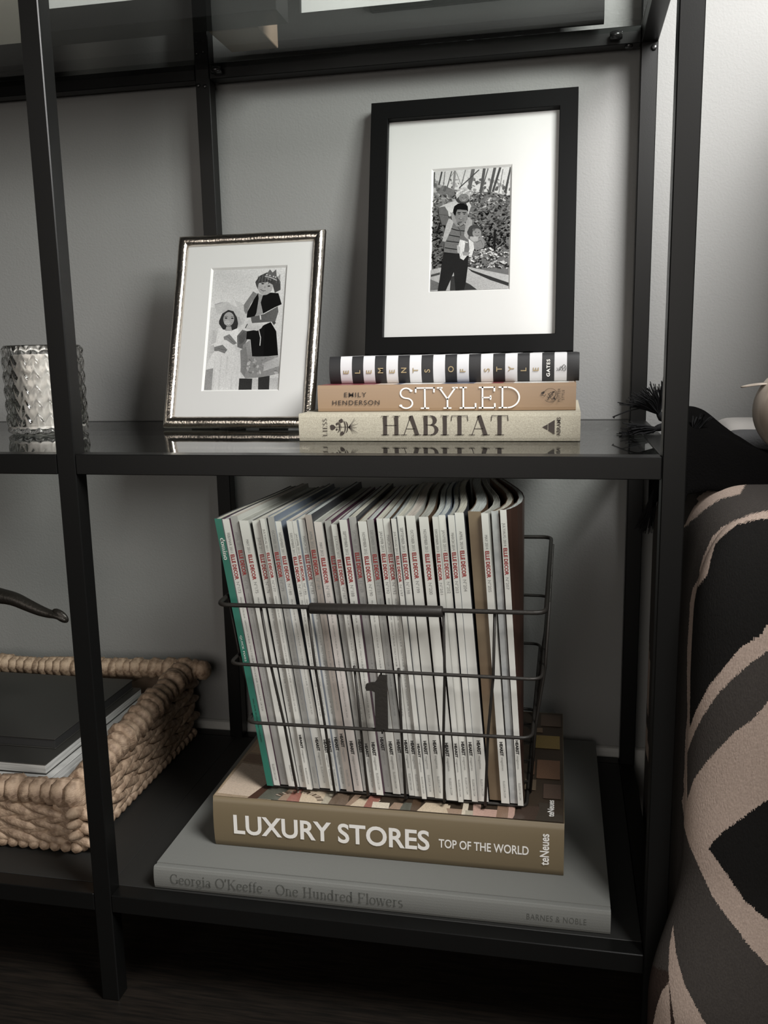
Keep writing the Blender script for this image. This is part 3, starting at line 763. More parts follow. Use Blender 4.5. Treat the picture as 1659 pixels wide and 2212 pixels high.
    def run(s_, d, h, wd, mt, bold=0.0, al='l'):
        put_text(l, s_, a + dn * d - ac * h * .5 + off, dn, ac, h, wd, mt, bold, 1.0, al)
    if kind in 'wdpb':
        d0 = 46 + rn.uniform(-1.5, 1.5) + (zt + 95) * 0.1
        run(date, d0 - 2.5, cap * .72, 3.05 * len(date) * .72, 1, 0, 'r')
        run('ELLE DECOR', d0, cap * 1.02, 34, 0, .035)
        run('N\u00b0' + num, d0 + 37, cap * .8, 15, 1)
        if int(num) < 194:
            run('FRANCE 7.90 EUR  GERMANY 9.90 EUR  ITALY 7.50 EUR  SPAIN 6.50 EUR  CANADA 5.99  UK 4.50', d0 + 58, cap * .38, 158, 1)
        if int(num) > 179 or num == '177':
            run('HEARST', d0 + 249, cap * .82, 19, 2, .05); run('magazines', d0 + 270, cap * .62, 18, 1)
        run('ELLEDECOR.COM', ln - 31, cap * .55, 23, 1)
    elif kind == 'g':
        put_serif(l, 'domino', a + dn * 26 - ac * 2.2 + off, dn, ac, 6.2, 29, 3, .17, .06, .02)
        run('QUICK FIXES', 158, 2.6, 36, 3, 0); run('SMALL SPACES  BIG STYLE  FRESH COLOUR IDEAS', 246, 1.9, 62, 2, 0)
    if l.f: l.build('spine_lettering', [M_REDINK, M_GREYINK, M_INK, M_WHITEINK], cv)
for i, m in enumerate(MAGS): magazine(i, m)

# ---------------------------------------------------------------- framed pictures
def rect_frame(name, label, o, ex, up, w, h, border, depth, recess, opening, m_frame, m_mat, group=None, rounded=False, mat_t=3.2, pane=True, cat='picture frame'):
    o = Vector(o); ex = Vector(ex).normalized(); up = Vector(up).normalized(); nr = ex.cross(up)   # nr points at the viewer
    t = thing(name, label, cat, tuple(o + ex * w / 2 - nr * depth / 2), group)
    pt = lambda u, v, d: tuple(o + ex * u + up * v - nr * d)     # d measured back from the front face
    f = MB()
    if rounded:
        prof = [(0, depth * .9)] + [(border / 2 - border / 2 * math.cos(math.pi * i / 9), depth * .55 - depth * .55 * math.sin(math.pi * i / 9)) for i in range(10)] + [(border, recess + 4)]
    else:
        prof = [(1.2, depth), (0, depth - 1.2), (0, .9), (.9, 0), (border - .8, 0), (border, .8), (border, recess + mat_t + 2), (border - 3, depth)]
    cs = [(0, 0), (w, 0), (w, h), (0, h)]
    rn = random.Random(len(label))
    for k in range(4):
        a, c = cs[k], cs[(k + 1) % 4]
        L = math.hypot(c[0] - a[0], c[1] - a[1]); tx, ty = (c[0] - a[0]) / L, (c[1] - a[1]) / L
        ns = 26 if rounded else 1
        ph = [rn.uniform(0, 6) for _ in range(4)]
        rows = []
        for i in range(ns + 1):
            s = i / ns; row = []
            for j, (ins, d) in enumerate(prof):
                q = ins + (L - 2 * ins) * s
                j2 = 0
                if rounded and 0 < i < ns and 0 < j < len(prof) - 1:
                    j2 = .22 * math.sin(s * 23 + ph[0] + j * .4) + .16 * math.sin(s * 51 + ph[1] + j) + .3 * math.sin(s * 11 + ph[2])
                u = a[0] + tx * q - ty * ins; v = a[1] + ty * q + tx * ins
                row.append(pt(u, v, d + j2))
            rows.append(row)
        n = len(prof); vs_ = [p for r in rows for p in r]
        f.add(vs_, [(i * n + j, i * n + n + j, i * n + n + j + 1, i * n + j + 1) for i in range(ns) for j in range(n - 1)], 0, rounded)
    f.build('moulding', m_frame, t, fix=False)
    bkp = MB(); vs_ = [pt(u, v, d) for d in (recess + mat_t + 2.2, depth - 1.5) for (u, v) in ((border - 2, border - 2), (w - border + 2, border - 2), (w - border + 2, h - border + 2), (border - 2, h - border + 2))]
    bkp.add(vs_, [(0, 1, 2, 3), (7, 6, 5, 4)] + [(i, 4 + i, 4 + (i + 1) % 4, (i + 1) % 4) for i in range(4)]).build('backing_board', M_BOARD, t)
    u0, u1, v0, v1 = opening
    mb = MB(); B = border - 1.0
    outer = [(B, B), (w - B, B), (w - B, h - B), (B, h - B)]; inner = [(u0, v0), (u1, v0), (u1, v1), (u0, v1)]
    vs_ = [pt(u, v, recess) for u, v in outer + inner]
    mb.add(vs_, [(i, (i + 1) % 4, 4 + (i + 1) % 4, 4 + i) for i in range(4)], 0)
    bv = mat_t * .9
    deep = [(u0 + bv, v0 + bv), (u1 - bv, v0 + bv), (u1 - bv, v1 - bv), (u0 + bv, v1 - bv)]
    vs_ = [pt(u, v, recess) for u, v in inner] + [pt(u, v, recess + mat_t) for u, v in deep]
    mb.add(vs_, [(i, (i + 1) % 4, 4 + (i + 1) % 4, 4 + i) for i in range(4)], 1)
    mb.build('mat_board', [m_mat, M_BEVEL], t)
    if pane:
        p = MB(); vs_ = [pt(u, v, recess - d) for d in (1.2, 2.2) for (u, v) in outer]
        p.add(vs_, [(3, 2, 1, 0), (4, 5, 6, 7)] + [(i, (i + 1) % 4, 4 + (i + 1) % 4, 4 + i) for i in range(4)])
        p.build('glass_pane', M_PANE, t)
    return t, pt, (u0 + bv * .6, u1 - bv * .6, v0 + bv * .6, v1 - bv * .6, recess + mat_t)

class Photo:
    """flat black-and-white print drawn as polygons; quad = print corners in drawing coordinates TL TR BR BL"""
    def __init__(s, quad, pt, area):
        s.q = quad; s.pt = pt; s.a = area; s.mb = MB(); s.k = 0
        (x0, y0), (x1, y1), (x2, y2), (x3, y3) = quad
    def uv(s, x, y):
        (xa, ya), (xb, yb), (xc, yc), (xd, yd) = s.q
        b = 0.5; a = 0.5
        for _ in range(8):
            top = (ya + (yb - ya) * a); bot = (yd + (yc - yd) * a); b = (y - top) / (bot - top)
            l = xa + (xd - xa) * b; r = xb + (xc - xb) * b; a = (x - l) / (r - l)
        a = min(1, max(0, a)); b = min(1, max(0, b))
        u0, u1, v0, v1, d = s.a
        return u0 + (u1 - u0) * a, v1 - (v1 - v0) * b
    def poly(s, pts, g):
        s.k += 1
        c = .70 * g ** 2.2 if not isinstance(g, tuple) else g
        P = [s.uv(*p) for p in pts]
        # ear-safe: emitted as one n-gon
        s.mb.poly([s.pt(u, v, s.a[4] - .05 - .0012 * s.k) for u, v in P], 0, (c, c, c * .985))
    def ell(s, cx, cy, rx, ry, g, n=16, rot=0, wob=0, seed=0):
        rn = random.Random(seed); ca, sa = math.cos(math.radians(rot)), math.sin(math.radians(rot)); pts = []
        for i in range(n):
            a = 2 * math.pi * i / n; k = 1 + rn.uniform(-wob, wob)
            x, y = rx * k * math.cos(a), ry * k * math.sin(a)
            pts.append((cx + x * ca - y * sa, cy + x * sa + y * ca))
        s.poly(pts, g)
    def line(s, pts, w, g):
        for a, b in zip(pts, pts[1:]):
            dx, dy = b[0] - a[0], b[1] - a[1]; L = math.hypot(dx, dy) or 1; nx, ny = -dy / L * w / 2, dx / L * w / 2
            s.poly([(a[0] + nx, a[1] + ny), (b[0] + nx, b[1] + ny), (b[0] - nx, b[1] - ny), (a[0] - nx, a[1] - ny)], g)
    def build(s, t):
        s.mb.jit = .14; o = s.mb.build('photo_print', M_PRINT, t); return o

# --- black frame standing on the striped book, leaning on the wall
lean = 0.205
rb = -.0166
t, pt, area = rect_frame('picture_frame', 'black wooden frame with white mat and woodland family photo, standing on the striped book', (282.8, 418.3, 107.6), (math.cos(rb), math.sin(rb), 0), (-math.sin(rb) * math.sin(lean), math.cos(rb) * math.sin(lean), math.cos(lean)), 316.4, 395, 27, 24, 13, (96, 220, 98, 290), M_FRAMEBLACK, M_MATBOARD)
ph = Photo([(335, 215), (1345, 165), (1310, 1780), (300, 1810)], pt, area)
ph.poly([(335, 215), (1345, 165), (1310, 1780), (300, 1810)], .45)
ph.poly([(335, 215), (1345, 165), (1335, 560), (1100, 500), (900, 500), (600, 460), (330, 360)], .86)
rn = random.Random(2)
for k in range(150):
    x = rn.uniform(330, 1340); y = rn.uniform(330, 700); ph.ell(x, y, rn.uniform(8, 40), rn.uniform(6, 26), rn.choice([.45, .55, .62, .7, .38]), 7, rn.uniform(0, 180), .35, k)
for a, b, w, g in [((350, 230), (338, 420), 26, .30), ((450, 225), (412, 400), 20, .30), ((580, 220), (515, 450), 14, .36), ((492, 225), (470, 420), 10, .45), ((622, 215), (600, 470), 28, .55), ((760, 205), (700, 420), 12, .5), ((858, 195), (806, 470), 46, .40), ((935, 205), (676, 445), 14, .30), ((1002, 190), (928, 690), 36, .36), ((1050, 190), (985, 420), 14, .40), ((1137, 180), (1060, 540), 36, .34), ((1207, 175), (1108, 500), 28, .32), ((1240, 200), (1180, 560), 9, .5), ((1345, 180), (1255, 580), 36, .30), ((560, 300), (620, 220), 8, .5), ((640, 240), (700, 400), 8, .55)]:
    ph.line([a, b], w, g)
for k in range(1500):
    x = rn.uniform(325, 1335); y = 520 + 980 * rn.random() ** .9
    dark = .12 if (x < 520 and y > 900) or (x > 980 and 950 < y < 1250) else (.30 if y > 700 else .42)
    g = max(.03, min(.9, rn.gauss(dark + .06, .22)))
    if x > 820 and y > 1250: g = rn.choice([.8, .7, .25, .15, .5, .9])
    ph.ell(x, y, rn.uniform(7, 30), rn.uniform(4, 15), g, 6, rn.uniform(-50, 50), .4, k)
ph.line([(1140, 1000), (1135, 1280)], 22, .10); ph.line([(1150, 1090), (1260, 1040)], 8, .15); ph.line([(1140, 1130), (1050, 1080)], 8, .15); ph.line([(430, 900), (390, 1050)], 14, .1)
ph.poly([(312, 1525), (480, 1490), (800, 1490), (1322, 1600), (1310, 1780), (300, 1810)], .72)
ph.poly([(312, 1590), (430, 1560), (430, 1590), (310, 1620)], .3)
ph.poly([(790, 1505), (850, 1535), (1312, 1700), (1310, 1745), (1080, 1665), (840, 1555)], .22)
ph.poly([(570, 1620), (640, 1600), (700, 1660), (820, 1720), (910, 1790), (560, 1800)], .24)
ph.poly([(305, 1650), (420, 1700), (400, 1790), (302, 1800)], .45)
ph.poly([(480, 1310), (800, 1315), (792, 1480), (765, 1700), (742, 1795), (632, 1800), (608, 1560), (560, 1680), (505, 1802), (398, 1806), (425, 1650), (448, 1480)], .15)
ph.poly([(590, 900), (700, 960), (850, 890), (865, 1080), (815, 1320), (478, 1305), (490, 1150), (545, 985)], .46)
for pts in ([(575, 985), (660, 1010), (750, 1018)], [(545, 1068), (690, 1098)], [(512, 1148), (690, 1170)], [(492, 1236), (690, 1268)], [(480, 1300), (700, 1325)]): ph.line(pts, 12, .14)
ph.line([(655, 955), (690, 1005), (700, 1080)], 10, .3)
ph.poly([(415, 700), (500, 660), (645, 605), (700, 640), (640, 690), (600, 760), (560, 830), (520, 800), (500, 720)], .82)
ph.poly([(750, 600), (805, 625), (832, 690), (795, 800), (770, 740), (780, 680)], .84)
ph.poly([(408, 705), (490, 690), (535, 760), (545, 850), (510, 940), (455, 935), (415, 800)], .42)
ph.line([(415, 795), (530, 810)], 6, .25)
ph.ell(732, 540, 100, 92, .80, 20, 0, .10, 4); ph.ell(725, 610, 85, 50, .28, 14, 0, .12, 6); ph.ell(738, 580, 66, 58, .50, 16)
for k in range(14): ph.ell(640 + k * 14, 500 + 20 * math.sin(k * 2.1), 15, 12, .9 if k % 2 else .65, 8, 0, .2, k)
ph.ell(718, 575, 8, 4, .2); ph.ell(768, 575, 8, 4, .2); ph.line([(715, 608), (740, 615), (762, 606)], 6, .8)
ph.poly([(545, 850), (612, 885), (565, 1020), (505, 1150), (450, 1180), (478, 1060), (508, 940)], .74)
ph.poly([(450, 1150), (490, 1155), (470, 1215), (415, 1212)], .36)
ph.poly([(790, 830), (850, 880), (842, 960), (800, 1050), (795, 1140), (742, 1080), (755, 980), (765, 900)], .68)
ph.ell(705, 810, 88, 118, .52, 20, 6); ph.ell(612, 800, 16, 36, .5)
ph.poly([(600, 745), (615, 690), (665, 655), (735, 655), (790, 690), (796, 770), (775, 745), (690, 735), (655, 735), (640, 770), (632, 820), (608, 795)], .07)
ph.line([(655, 778), (698, 775)], 12, .12); ph.line([(722, 776), (768, 778)], 12, .12); ph.ell(678, 795, 13, 6, .15); ph.ell(746, 796, 13, 6, .15)
ph.poly([(705, 790), (722, 790), (728, 828), (700, 828)], .60); ph.ell(700, 852, 28, 9, .15); ph.ell(702, 850, 22, 4, .85); ph.ell(700, 905, 40, 12, .38)
ph.poly([(560, 770), (600, 780), (660, 930), (690, 950), (650, 965), (590, 880)], .60); ph.poly([(775, 800), (790, 860), (730, 935), (695, 955), (680, 935), (740, 880)], .56)
ph.poly([(870, 1100), (960, 1080), (1012, 1150), (1000, 1240), (900, 1275), (830, 1210), (820, 1120)], .56); ph.line([(900, 1170), (960, 1140), (980, 1200)], 6, .35)
ph.ell(882, 1030, 100, 92, .28, 18, 0, .08, 9); ph.ell(908, 1048, 58, 62, .60, 16); ph.ell(890, 1035, 8, 5, .15); ph.ell(930, 1038, 8, 5, .15); ph.line([(890, 1078), (910, 1084), (930, 1076)], 5, .3); ph.ell(868, 1000, 20, 14, .4)
ph.poly([(820, 1090), (930, 1095), (920, 1150), (870, 1160), (820, 1125)], .72)
ph.poly([(690, 1130), (760, 1150), (742, 1290), (792, 1330), (735, 1402), (690, 1375), (668, 1210)], .92); ph.poly([(800, 1120), (862, 1170), (872, 1250), (842, 1345), (788, 1340), (812, 1260)], .94)
ph.poly([(650, 1200), (690, 1230), (690, 1320), (655, 1300)], .72); ph.poly([(720, 1290), (820, 1300), (800, 1345), (730, 1340)], .62); ph.line([(745, 1160), (790, 1170)], 16, .8); ph.line([(690, 1370), (720, 1310)], 5, .6)
ph.build(t)

# --- hammered silver frame, reclining on its easel
lean = math.radians(18.2); rz = math.radians(-1.5)
ex = Vector((math.cos(rz), math.sin(rz), 0)); bkv = Vector((-math.sin(rz), math.cos(rz), 0))
up = bkv * math.sin(lean) + Vector((0, 0, 1)) * math.cos(lean)
o = Vector((-20, 325, 5.5))
t, pt, area = rect_frame('picture_frame', 'hammered silver frame with white mat and photo of two costumed children', o, ex, up, 242, 310, 17, 14, 8, (58, 184, 57, 256), M_SILVER, M_MATBOARD, None, True)
ph = Photo([(487, 432), (1212, 418), (1150, 1598), (418, 1600)], pt, area)
ph.poly([(487, 432), (1212, 418), (1150, 1598), (418, 1600)], .86)
ph.poly([(487, 432), (1212, 418), (1195, 800), (470, 800)], .90)
ph.poly([(430, 1480), (780, 1500), (1155, 1480), (1150, 1598), (418, 1600)], .78)
ph.poly([(510, 775), (560, 752), (640, 745), (678, 688), (712, 735), (765, 752), (810, 790), (832, 870), (800, 965), (740, 1005), (700, 850), (600, 850), (540, 870)], .80)
ph.line([(510, 770), (590, 752)], 4, .55); ph.poly([(640, 745), (678, 690), (705, 730), (740, 800), (700, 790)], .92); ph.poly([(690, 860), (760, 900), (790, 960), (740, 1000)], .72)
ph.poly([(500, 1020), (570, 1005), (740, 1000), (790, 1090), (802, 1200), (780, 1320), (782, 1596), (425, 1598), (450, 1340), (505, 1240), (478, 1150)], .93)
for x in (520, 580, 640, 700, 750): ph.line([(x + 10, 1270), (x - 10, 1590)], 14, .88)
ph.poly([(500, 1020), (560, 1010), (530, 1140), (480, 1160)], .84); ph.poly([(440, 1400), (512, 1385), (500, 1598), (420, 1599)], .62)
ph.poly([(650, 825), (700, 840), (735, 900), (748, 960), (740, 1005), (690, 1025), (600, 1015), (560, 960), (560, 930), (590, 860)], .22)
ph.ell(655, 915, 54, 68, .70, 18); ph.ell(640, 950, 30, 24, .76); ph.ell(628, 905, 13, 6, .15); ph.ell(690, 908, 13, 6, .15); ph.line([(612, 890), (645, 888)], 5, .35); ph.line([(676, 890), (704, 893)], 5, .35)
ph.line([(630, 955), (655, 966), (680, 956)], 8, .92); ph.line([(628, 952), (655, 972), (684, 952)], 3, .4); ph.poly([(635, 985), (680, 985), (690, 1030), (620, 1028)], .66)
ph.poly([(508, 1185), (600, 1162), (648, 1210), (622, 1246), (560, 1222), (515, 1222)], .52); ph.line([(560, 1200), (640, 1215)], 4, .35)
ph.poly([(608, 1085), (665, 1060), (742, 1150), (705, 1165), (645, 1122), (612, 1112)], .56); ph.line([(640, 1080), (720, 1150)], 4, .4)
ph.poly([(475, 1170), (515, 1165), (520, 1235), (480, 1240)], .80); ph.poly([(700, 1160), (800, 1180), (800, 1240), (740, 1230)], .86)
ph.poly([(740, 1080), (790, 1020), (840, 1035), (845, 1110), (795, 1205), (745, 1185)], .45); ph.ell(790, 1100, 34, 60, .38, 14, 20, .2, 3)
ph.poly([(800, 780), (890, 650), (935, 680), (870, 770), (825, 870), (805, 840)], .52)
ph.poly([(930, 665), (985, 690), (990, 870), (905, 890), (880, 800)], .62)
ph.poly([(938, 668), (900, 725), (835, 850), (830, 905), (905, 900), (925, 860), (945, 720)], .10)
ph.poly([(985, 690), (1060, 665), (1135, 672), (1168, 780), (1100, 810), (990, 868), (965, 760)], .10)
ph.poly([(1100, 930), (1115, 960), (1095, 980), (1075, 950)], .3)
ph.poly([(835, 1035), (930, 1022), (1005, 975), (1065, 950), (1120, 1040), (1142, 1270), (1000, 1280), (890, 1278), (872, 1115), (830, 1112)], .10)
ph.poly([(1010, 980), (1065, 955), (1120, 1045), (1140, 1268), (1000, 1275)], .07)
ph.poly([(872, 898), (1000, 872), (1130, 800), (1138, 850), (1110, 945), (880, 958)], .40); ph.line([(962, 882), (968, 925)], 12, .88)
ph.poly([(800, 965), (868, 905), (885, 960), (1005, 962), (975, 1008), (935, 1032), (830, 1012)], .84); ph.line([(950, 1020), (970, 1100), (965, 1175)], 8, .85); ph.line([(820, 1005), (840, 965)], 10, .4)
ph.poly([(800, 1165), (868, 1120), (888, 1280), (1142, 1275), (1158, 1440), (1000, 1475), (830, 1485), (780, 1420)], .60)
for k in range(40):
    ph.ell(rn.uniform(800, 1140), rn.uniform(1290, 1440), rn.uniform(8, 26), rn.uniform(6, 18), rn.choice([.48, .7, .74, .55]), 7, rn.uniform(0, 90), .3, k)
ph.poly([(775, 1220), (830, 1180), (850, 1300), (825, 1470), (785, 1420)], .52); ph.poly([(1010, 1340), (1150, 1280), (1156, 1370), (1000, 1420)], .74)
ph.poly([(770, 1485), (897, 1488), (892, 1598), (765, 1598)], .22); ph.poly([(955, 1478), (1065, 1462), (1060, 1597), (955, 1598)], .22)
ph.poly([(908, 560), (950, 500), (1020, 468), (1100, 490), (1152, 560), (1155, 640), (1100, 668), (1080, 600), (960, 560), (935, 630), (920, 600)], .30)
ph.ell(1008, 605, 72, 84, .72, 18, 14); ph.poly([(925, 560), (1000, 520), (1090, 560), (1095, 600), (1030, 560), (950, 570)], .28)
for k in range(24): ph.line([(940 + k * 9, 500 + 12 * math.sin(k)), (925 + k * 9.5, 560 + 20 * math.sin(k * 1.7))], 5, .2 + .25 * (k % 3) / 2)
ph.poly([(1000, 505), (1050, 438), (1075, 470), (1110, 440), (1118, 545), (1060, 520)], .42); ph.line([(1000, 505), (1060, 520), (1118, 548)], 8, .8)
for x in (1020, 1050, 1085, 1105): ph.ell(x, 490 + (x - 1020) * .3, 7, 7, .85)
ph.ell(982, 578, 14, 6, .18); ph.ell(1042, 602, 14, 6, .18); ph.line([(960, 632), (985, 648), (1012, 645)], 6, .35); ph.ell(1002, 612, 8, 12, .64)
ph.build(t)
st = MB()
back = lambda u, v, d: Vector(pt(u, v, d))
for u in (60, 106):
    a = back(u, 4, 14); st.box(a.x - 17, a.x + 17, a.y + 2, a.y + 26, .1, 6.5)
a, c = back(124, 225, 14), back(124, 40, 14); foot = Vector((c.x + 6, 478, .4))
vs_ = [tuple(a - ex * 18), tuple(a + ex * 18), tuple(foot + ex * 26), tuple(foot - ex * 26)]
vs2 = [(p[0], p[1] + 3, p[2]) for p in vs_]
st.add(vs_ + vs2, [(0, 1, 2, 3), (7, 6, 5, 4), (0, 4, 5, 1), (1, 5, 6, 2), (2, 6, 7, 3), (3, 7, 4, 0)])
st.build('easel_stand', M_BOARD, t)

# --- frames on the upper glass shelf, seen from below
M_CREAMMAT = mat('cream_mat_board', (0.70, 0.68, 0.61), 0.8)
rect_frame('picture_frame', 'deep black frame with white mat on the upper glass shelf, between two other frames', (-176, 300, 569), (1, 0, 0), (0, 0, 1), 374, 420, 31, 54, 12, (70, 300, 100, 330), M_FRAMEBLACK, M_MATBOARD)
lean = math.radians(5)
rect_frame('picture_frame', 'wide black frame with white mat at the right end of the upper glass shelf', (136, 452, 569), (1, 0, 0), (0, math.sin(lean), math.cos(lean)), 498, 420, 50, 16, 7, (110, 390, 110, 320), M_FRAMEBLACK, M_MATBOARD)
rect_frame('picture_frame', 'black frame with cream mat on the upper glass shelf at the far left', (-640, 440, 569), (1, 0, 0), (0, math.sin(lean), math.cos(lean)), 405, 420, 42, 16, 7, (100, 300, 110, 320), M_FRAMEBLACK, M_CREAMMAT)
M_KRAFT = mat('tan_card', (0.24, 0.175, 0.125), 0.7)
b = MB(); b.box(77, 152, 357, 448, 569, 640, 1.0)
tag(b.build('card_box', M_KRAFT), 'small tan card box behind the deep frame on the upper glass shelf', 'box')

# ---------------------------------------------------------------- pressed glass candle holder
M_JAR = glass_mat('clear_pressed_glass', (0.97, 0.965, 0.95))
jx, jy, JR, JH = -186.0, 285, 55.5, 131.0
t = thing('candle_holder', 'clear pressed glass candle holder with herringbone leaf relief on the glass shelf', 'candle holder', (jx, jy, 0))
def jar(u, v):
    z = .2 + JH * v
    col = u * 20; f = abs((col % 1) * 2 - 1)                # folded coordinate across each chevron
    s = (z / 21.0 - f * .62 + (0.0 if int(col) % 2 else 0.0)) % 1.0
    leaf = (s ** .8) * (1 - s ** 6) * (0.55 + .45 * math.sin(math.pi * (0.1 + .8 * f)))
    fade = min(1, v / .04, (1 - v) / .05)
    r = JR + (7.4 * leaf * fade) - 1.4
    if v < .02: r -= 3 * (1 - v / .02)
    a = 2 * math.pi * u
    return (jx + r * math.cos(a), jy + r * math.sin(a), z)
g = MB(); g.grid(jar, 240, 110, wrap=True)
prof = [(JR - 2.5, JH + .2), (JR - 4.5, JH + .6), (JR - 6.5, JH - .6), (JR - 7, JH - 10), (JR - 7, 14), (JR - 14, 9), (0.01, 8.5)]
n = 240; base = len(g.v) - n
rows = [list(range(base, base + n))]
for r, z in prof:
    st_ = len(g.v)
    for k in range(n):
        a = 2 * math.pi * k / n; g.v.append((jx + r * math.cos(a), jy + r * math.sin(a), z))
    rows.append(list(range(st_, st_ + n)))
for A, B_ in zip(rows, rows[1:]):
    for k in range(n):
        g.f.append((A[k], A[(k + 1) % n], B_[(k + 1) % n], B_[k])); g.m.append(0); g.sm.append(True); g.c.append(None)
g.f.append(tuple(reversed(range(n)))); g.m.append(0); g.sm.append(False); g.c.append(None)
g.build('glass_body', M_JAR, t)
M_MERC = mat('mottled_silvering', (0.82, 0.80, 0.76), 0.5, 0.6, (60, 0.15, 0.003), (38, (0.20, 0.16, 0.13), 0.28, 0.44))
ln = MB(); ln.grid(lambda u, v: (jx + (JR - 7.6) * math.cos(2 * math.pi * u), jy + (JR - 7.6) * math.sin(2 * math.pi * u), 10 + (JH - 22) * v), 60, 12, wrap=True)
ln.build('silvered_lining', M_MERC, t)

# ---------------------------------------------------------------- woven tray with black covered books
M_WEAVE = mat('water_hyacinth_weave', (0.46, 0.335, 0.235), 0.6, 0, (260, 0.7, 0.0012, (1, 1, 4)), (110, (0.16, 0.10, 0.062), 0.30, 0.60))
M_WEAVED = mat('dark_weave_lining', (0.07, 0.045, 0.028), 0.8)
TX0, TX1, TY0, TY1 = -600.0, -72.0, 92.0, 468.0
tray = thing('woven_tray', 'braided water hyacinth tray basket holding black covered books, on the bottom board', 'basket', ((TX0 + TX1) / 2, (TY0 + TY1) / 2, ZB))
TO = Vector(tray.location)
rimz = lambda x, y: -487 + 43 * max(0, (y - TY0) / (TY1 - TY0)) ** .8 - 10 * max(0, (y - TY0) / (TY1 - TY0)) * max(0, min(1, (-110 - x) / 200))
wl = MB()
for (xa, ya, xb, yb) in ((TX0, TY0, TX1, TY0), (TX1, TY0, TX1, TY1), (TX1, TY1, TX0, TY1), (TX0, TY1, TX0, TY0)):
    dx, dy = xb - xa, yb - ya; L = math.hypot(dx, dy); nx, ny = -dy / L * 4, dx / L * 4
    q = [(xa - nx, ya - ny), (xb - nx, yb - ny), (xb + nx, yb + ny), (xa + nx, ya + ny)]
    wl.add([(x, y, ZB + 3) for x, y in q] + [(x, y, rimz(x, y) - 4) for x, y in q], [(0, 1, 2, 3), (4, 5, 6, 7)] + [(i, (i + 1) % 4, 4 + (i + 1) % 4, 4 + i) for i in range(4)])
wl.box(TX0, TX1, TY0, TY1, ZB + 2, ZB + 8)
wl.build('lining', M_WEAVED, tray)
# one twisted wrap and one flat strand, shared by every wrap and strand of the tray
def proto(name, shape):
    g = MB()
    def fn(u, v):
        a = 2 * math.pi * u; p = math.sin(math.pi * v); q = -math.cos(math.pi * v)
        rr = p ** shape[3] * (1 + .055 * math.sin(7 * a + 4 * q))
        return (q * shape[0], rr * math.cos(a) * shape[1], rr * math.sin(a) * shape[2])
    g.grid(fn, 14, 9, wrap=True)
    o = g.build(name, M_WEAVE)
    me = o.data; bpy.data.objects.remove(o); return me
ME_WRAP = proto('wrap', (11.5, 20.5, 20.5, .55)); ME_STRAND = proto('strand', (36, 8.5, 9.5, .8)); ME_SMALL = proto('wrap', (8.5, 9, 9, .6))
rn = random.Random(8)
def place(me, name, p, xdir, zdir, tilt=0, sc=(1, 1, 1)):
    o = bpy.data.objects.new(name, me); COL.objects.link(o); o.parent = tray
    x = Vector(xdir).normalized(); z = Vector(zdir); z = (z - x * z.dot(x)).normalized(); y = z.cross(x)
    m3 = Matrix(((x.x, y.x, z.x), (x.y, y.y, z.y), (x.z, y.z, z.z))) @ Matrix.Rotation(tilt, 3, 'Y')
    m4 = m3.to_4x4() @ Matrix.Diagonal((*sc, 1)); m4.translation = Vector(p) * S - TO
    o.matrix_local = m4
def rim(a, b_, over0=0, over1=0, rsc=1.0, step=15.5):
    a = Vector(a); b_ = Vector(b_); d = (b_ - a); L = d.length; d.normalize()
    nn = int((L + over0 + over1) / step)
    for i in range(nn + 1):
        q = a - d * over0 + d * (L + over0 + over1) * i / nn
        q.z = rimz(q.x, q.y) if L > 0 else q.z
        tl = math.radians(24 + rn.uniform(-14, 14)) * (1 if i % 5 else -.4)
        sd = d.cross(Vector((0, 0, 1)))
        x = (d * math.cos(tl) + Vector((0, 0, 1)) * math.sin(tl) * .8 + sd * math.sin(tl) * .7)
        s_ = rsc * rn.uniform(.86, 1.08)
        place(ME_WRAP, 'wrap', q + Vector((0, 0, rn.uniform(-1, 1))), x, (0, 0, 1), 0, (rn.uniform(.9, 1.15), s_, s_))
rim((TX0, TY0, 0), (TX1, TY0, 0), 0, 2, 1.0, 18)
rim((TX1, TY0 + 22, 0), (TX1, TY1 - 6, 0), 0, 8, 1.16, 19.5)
rim((TX0, TY1 + 4, 0), (TX1, TY1 + 4, 0), 0, 32, .92)
def wall(a, b_, nout, rows):
    a = Vector(a); b_ = Vector(b_); d = b_ - a; L = d.length; d.normalize(); nout = Vector(nout)
    for r in range(rows):
        nn = int(L / 44)
        for i in range(nn + 1):
            s_ = (i + (.5 if r % 2 else 0)) / nn
            if s_ > 1.01: continue
            q = a + d * L * s_
            zt = rimz(q.x, q.y) - 20; q.z = zt + (ZB + 15 - zt) * (r + .4) / rows
            place(ME_STRAND, 'strand', q + nout * (5 + rn.uniform(-1, 2)), d + Vector((0, 0, (.24 if r % 2 else -.24) + rn.uniform(-.06, .06))), nout, 0, (rn.uniform(.85, 1.1), rn.uniform(.9, 1.15), rn.uniform(.8, 1.1)))
wall((TX0, TY0, 0), (TX1, TY0, 0), (0, -1, 0), 5)
wall((TX1, TY0, 0), (TX1, TY1, 0), (1, 0, 0), 6)
for i in range(33):
    x = TX0 + (TX1 - TX0) * i / 32
    place(ME_SMALL, 'wrap', Vector((x, TY0 - 6, ZB + 9)), Vector((1, 0, .7)), (0, -1, 0))
for i in range(22):
    y = TY0 + (TY1 - TY0) * i / 21
    place(ME_SMALL, 'wrap', Vector((TX1 + 6, y, ZB + 9)), Vector((0, 1, .7)), (1, 0, 0))
M_BLACKPAPER = mat('matt_black_cover', (0.030, 0.029, 0.026), 0.55)
M_WHITEPAGE = mat('white_page_edges', (0.56, 0.56, 0.54), 0.75, 0, None, (900, (0.30, 0.30, 0.29), 0.32, 0.6, (.02, .02, 1)))
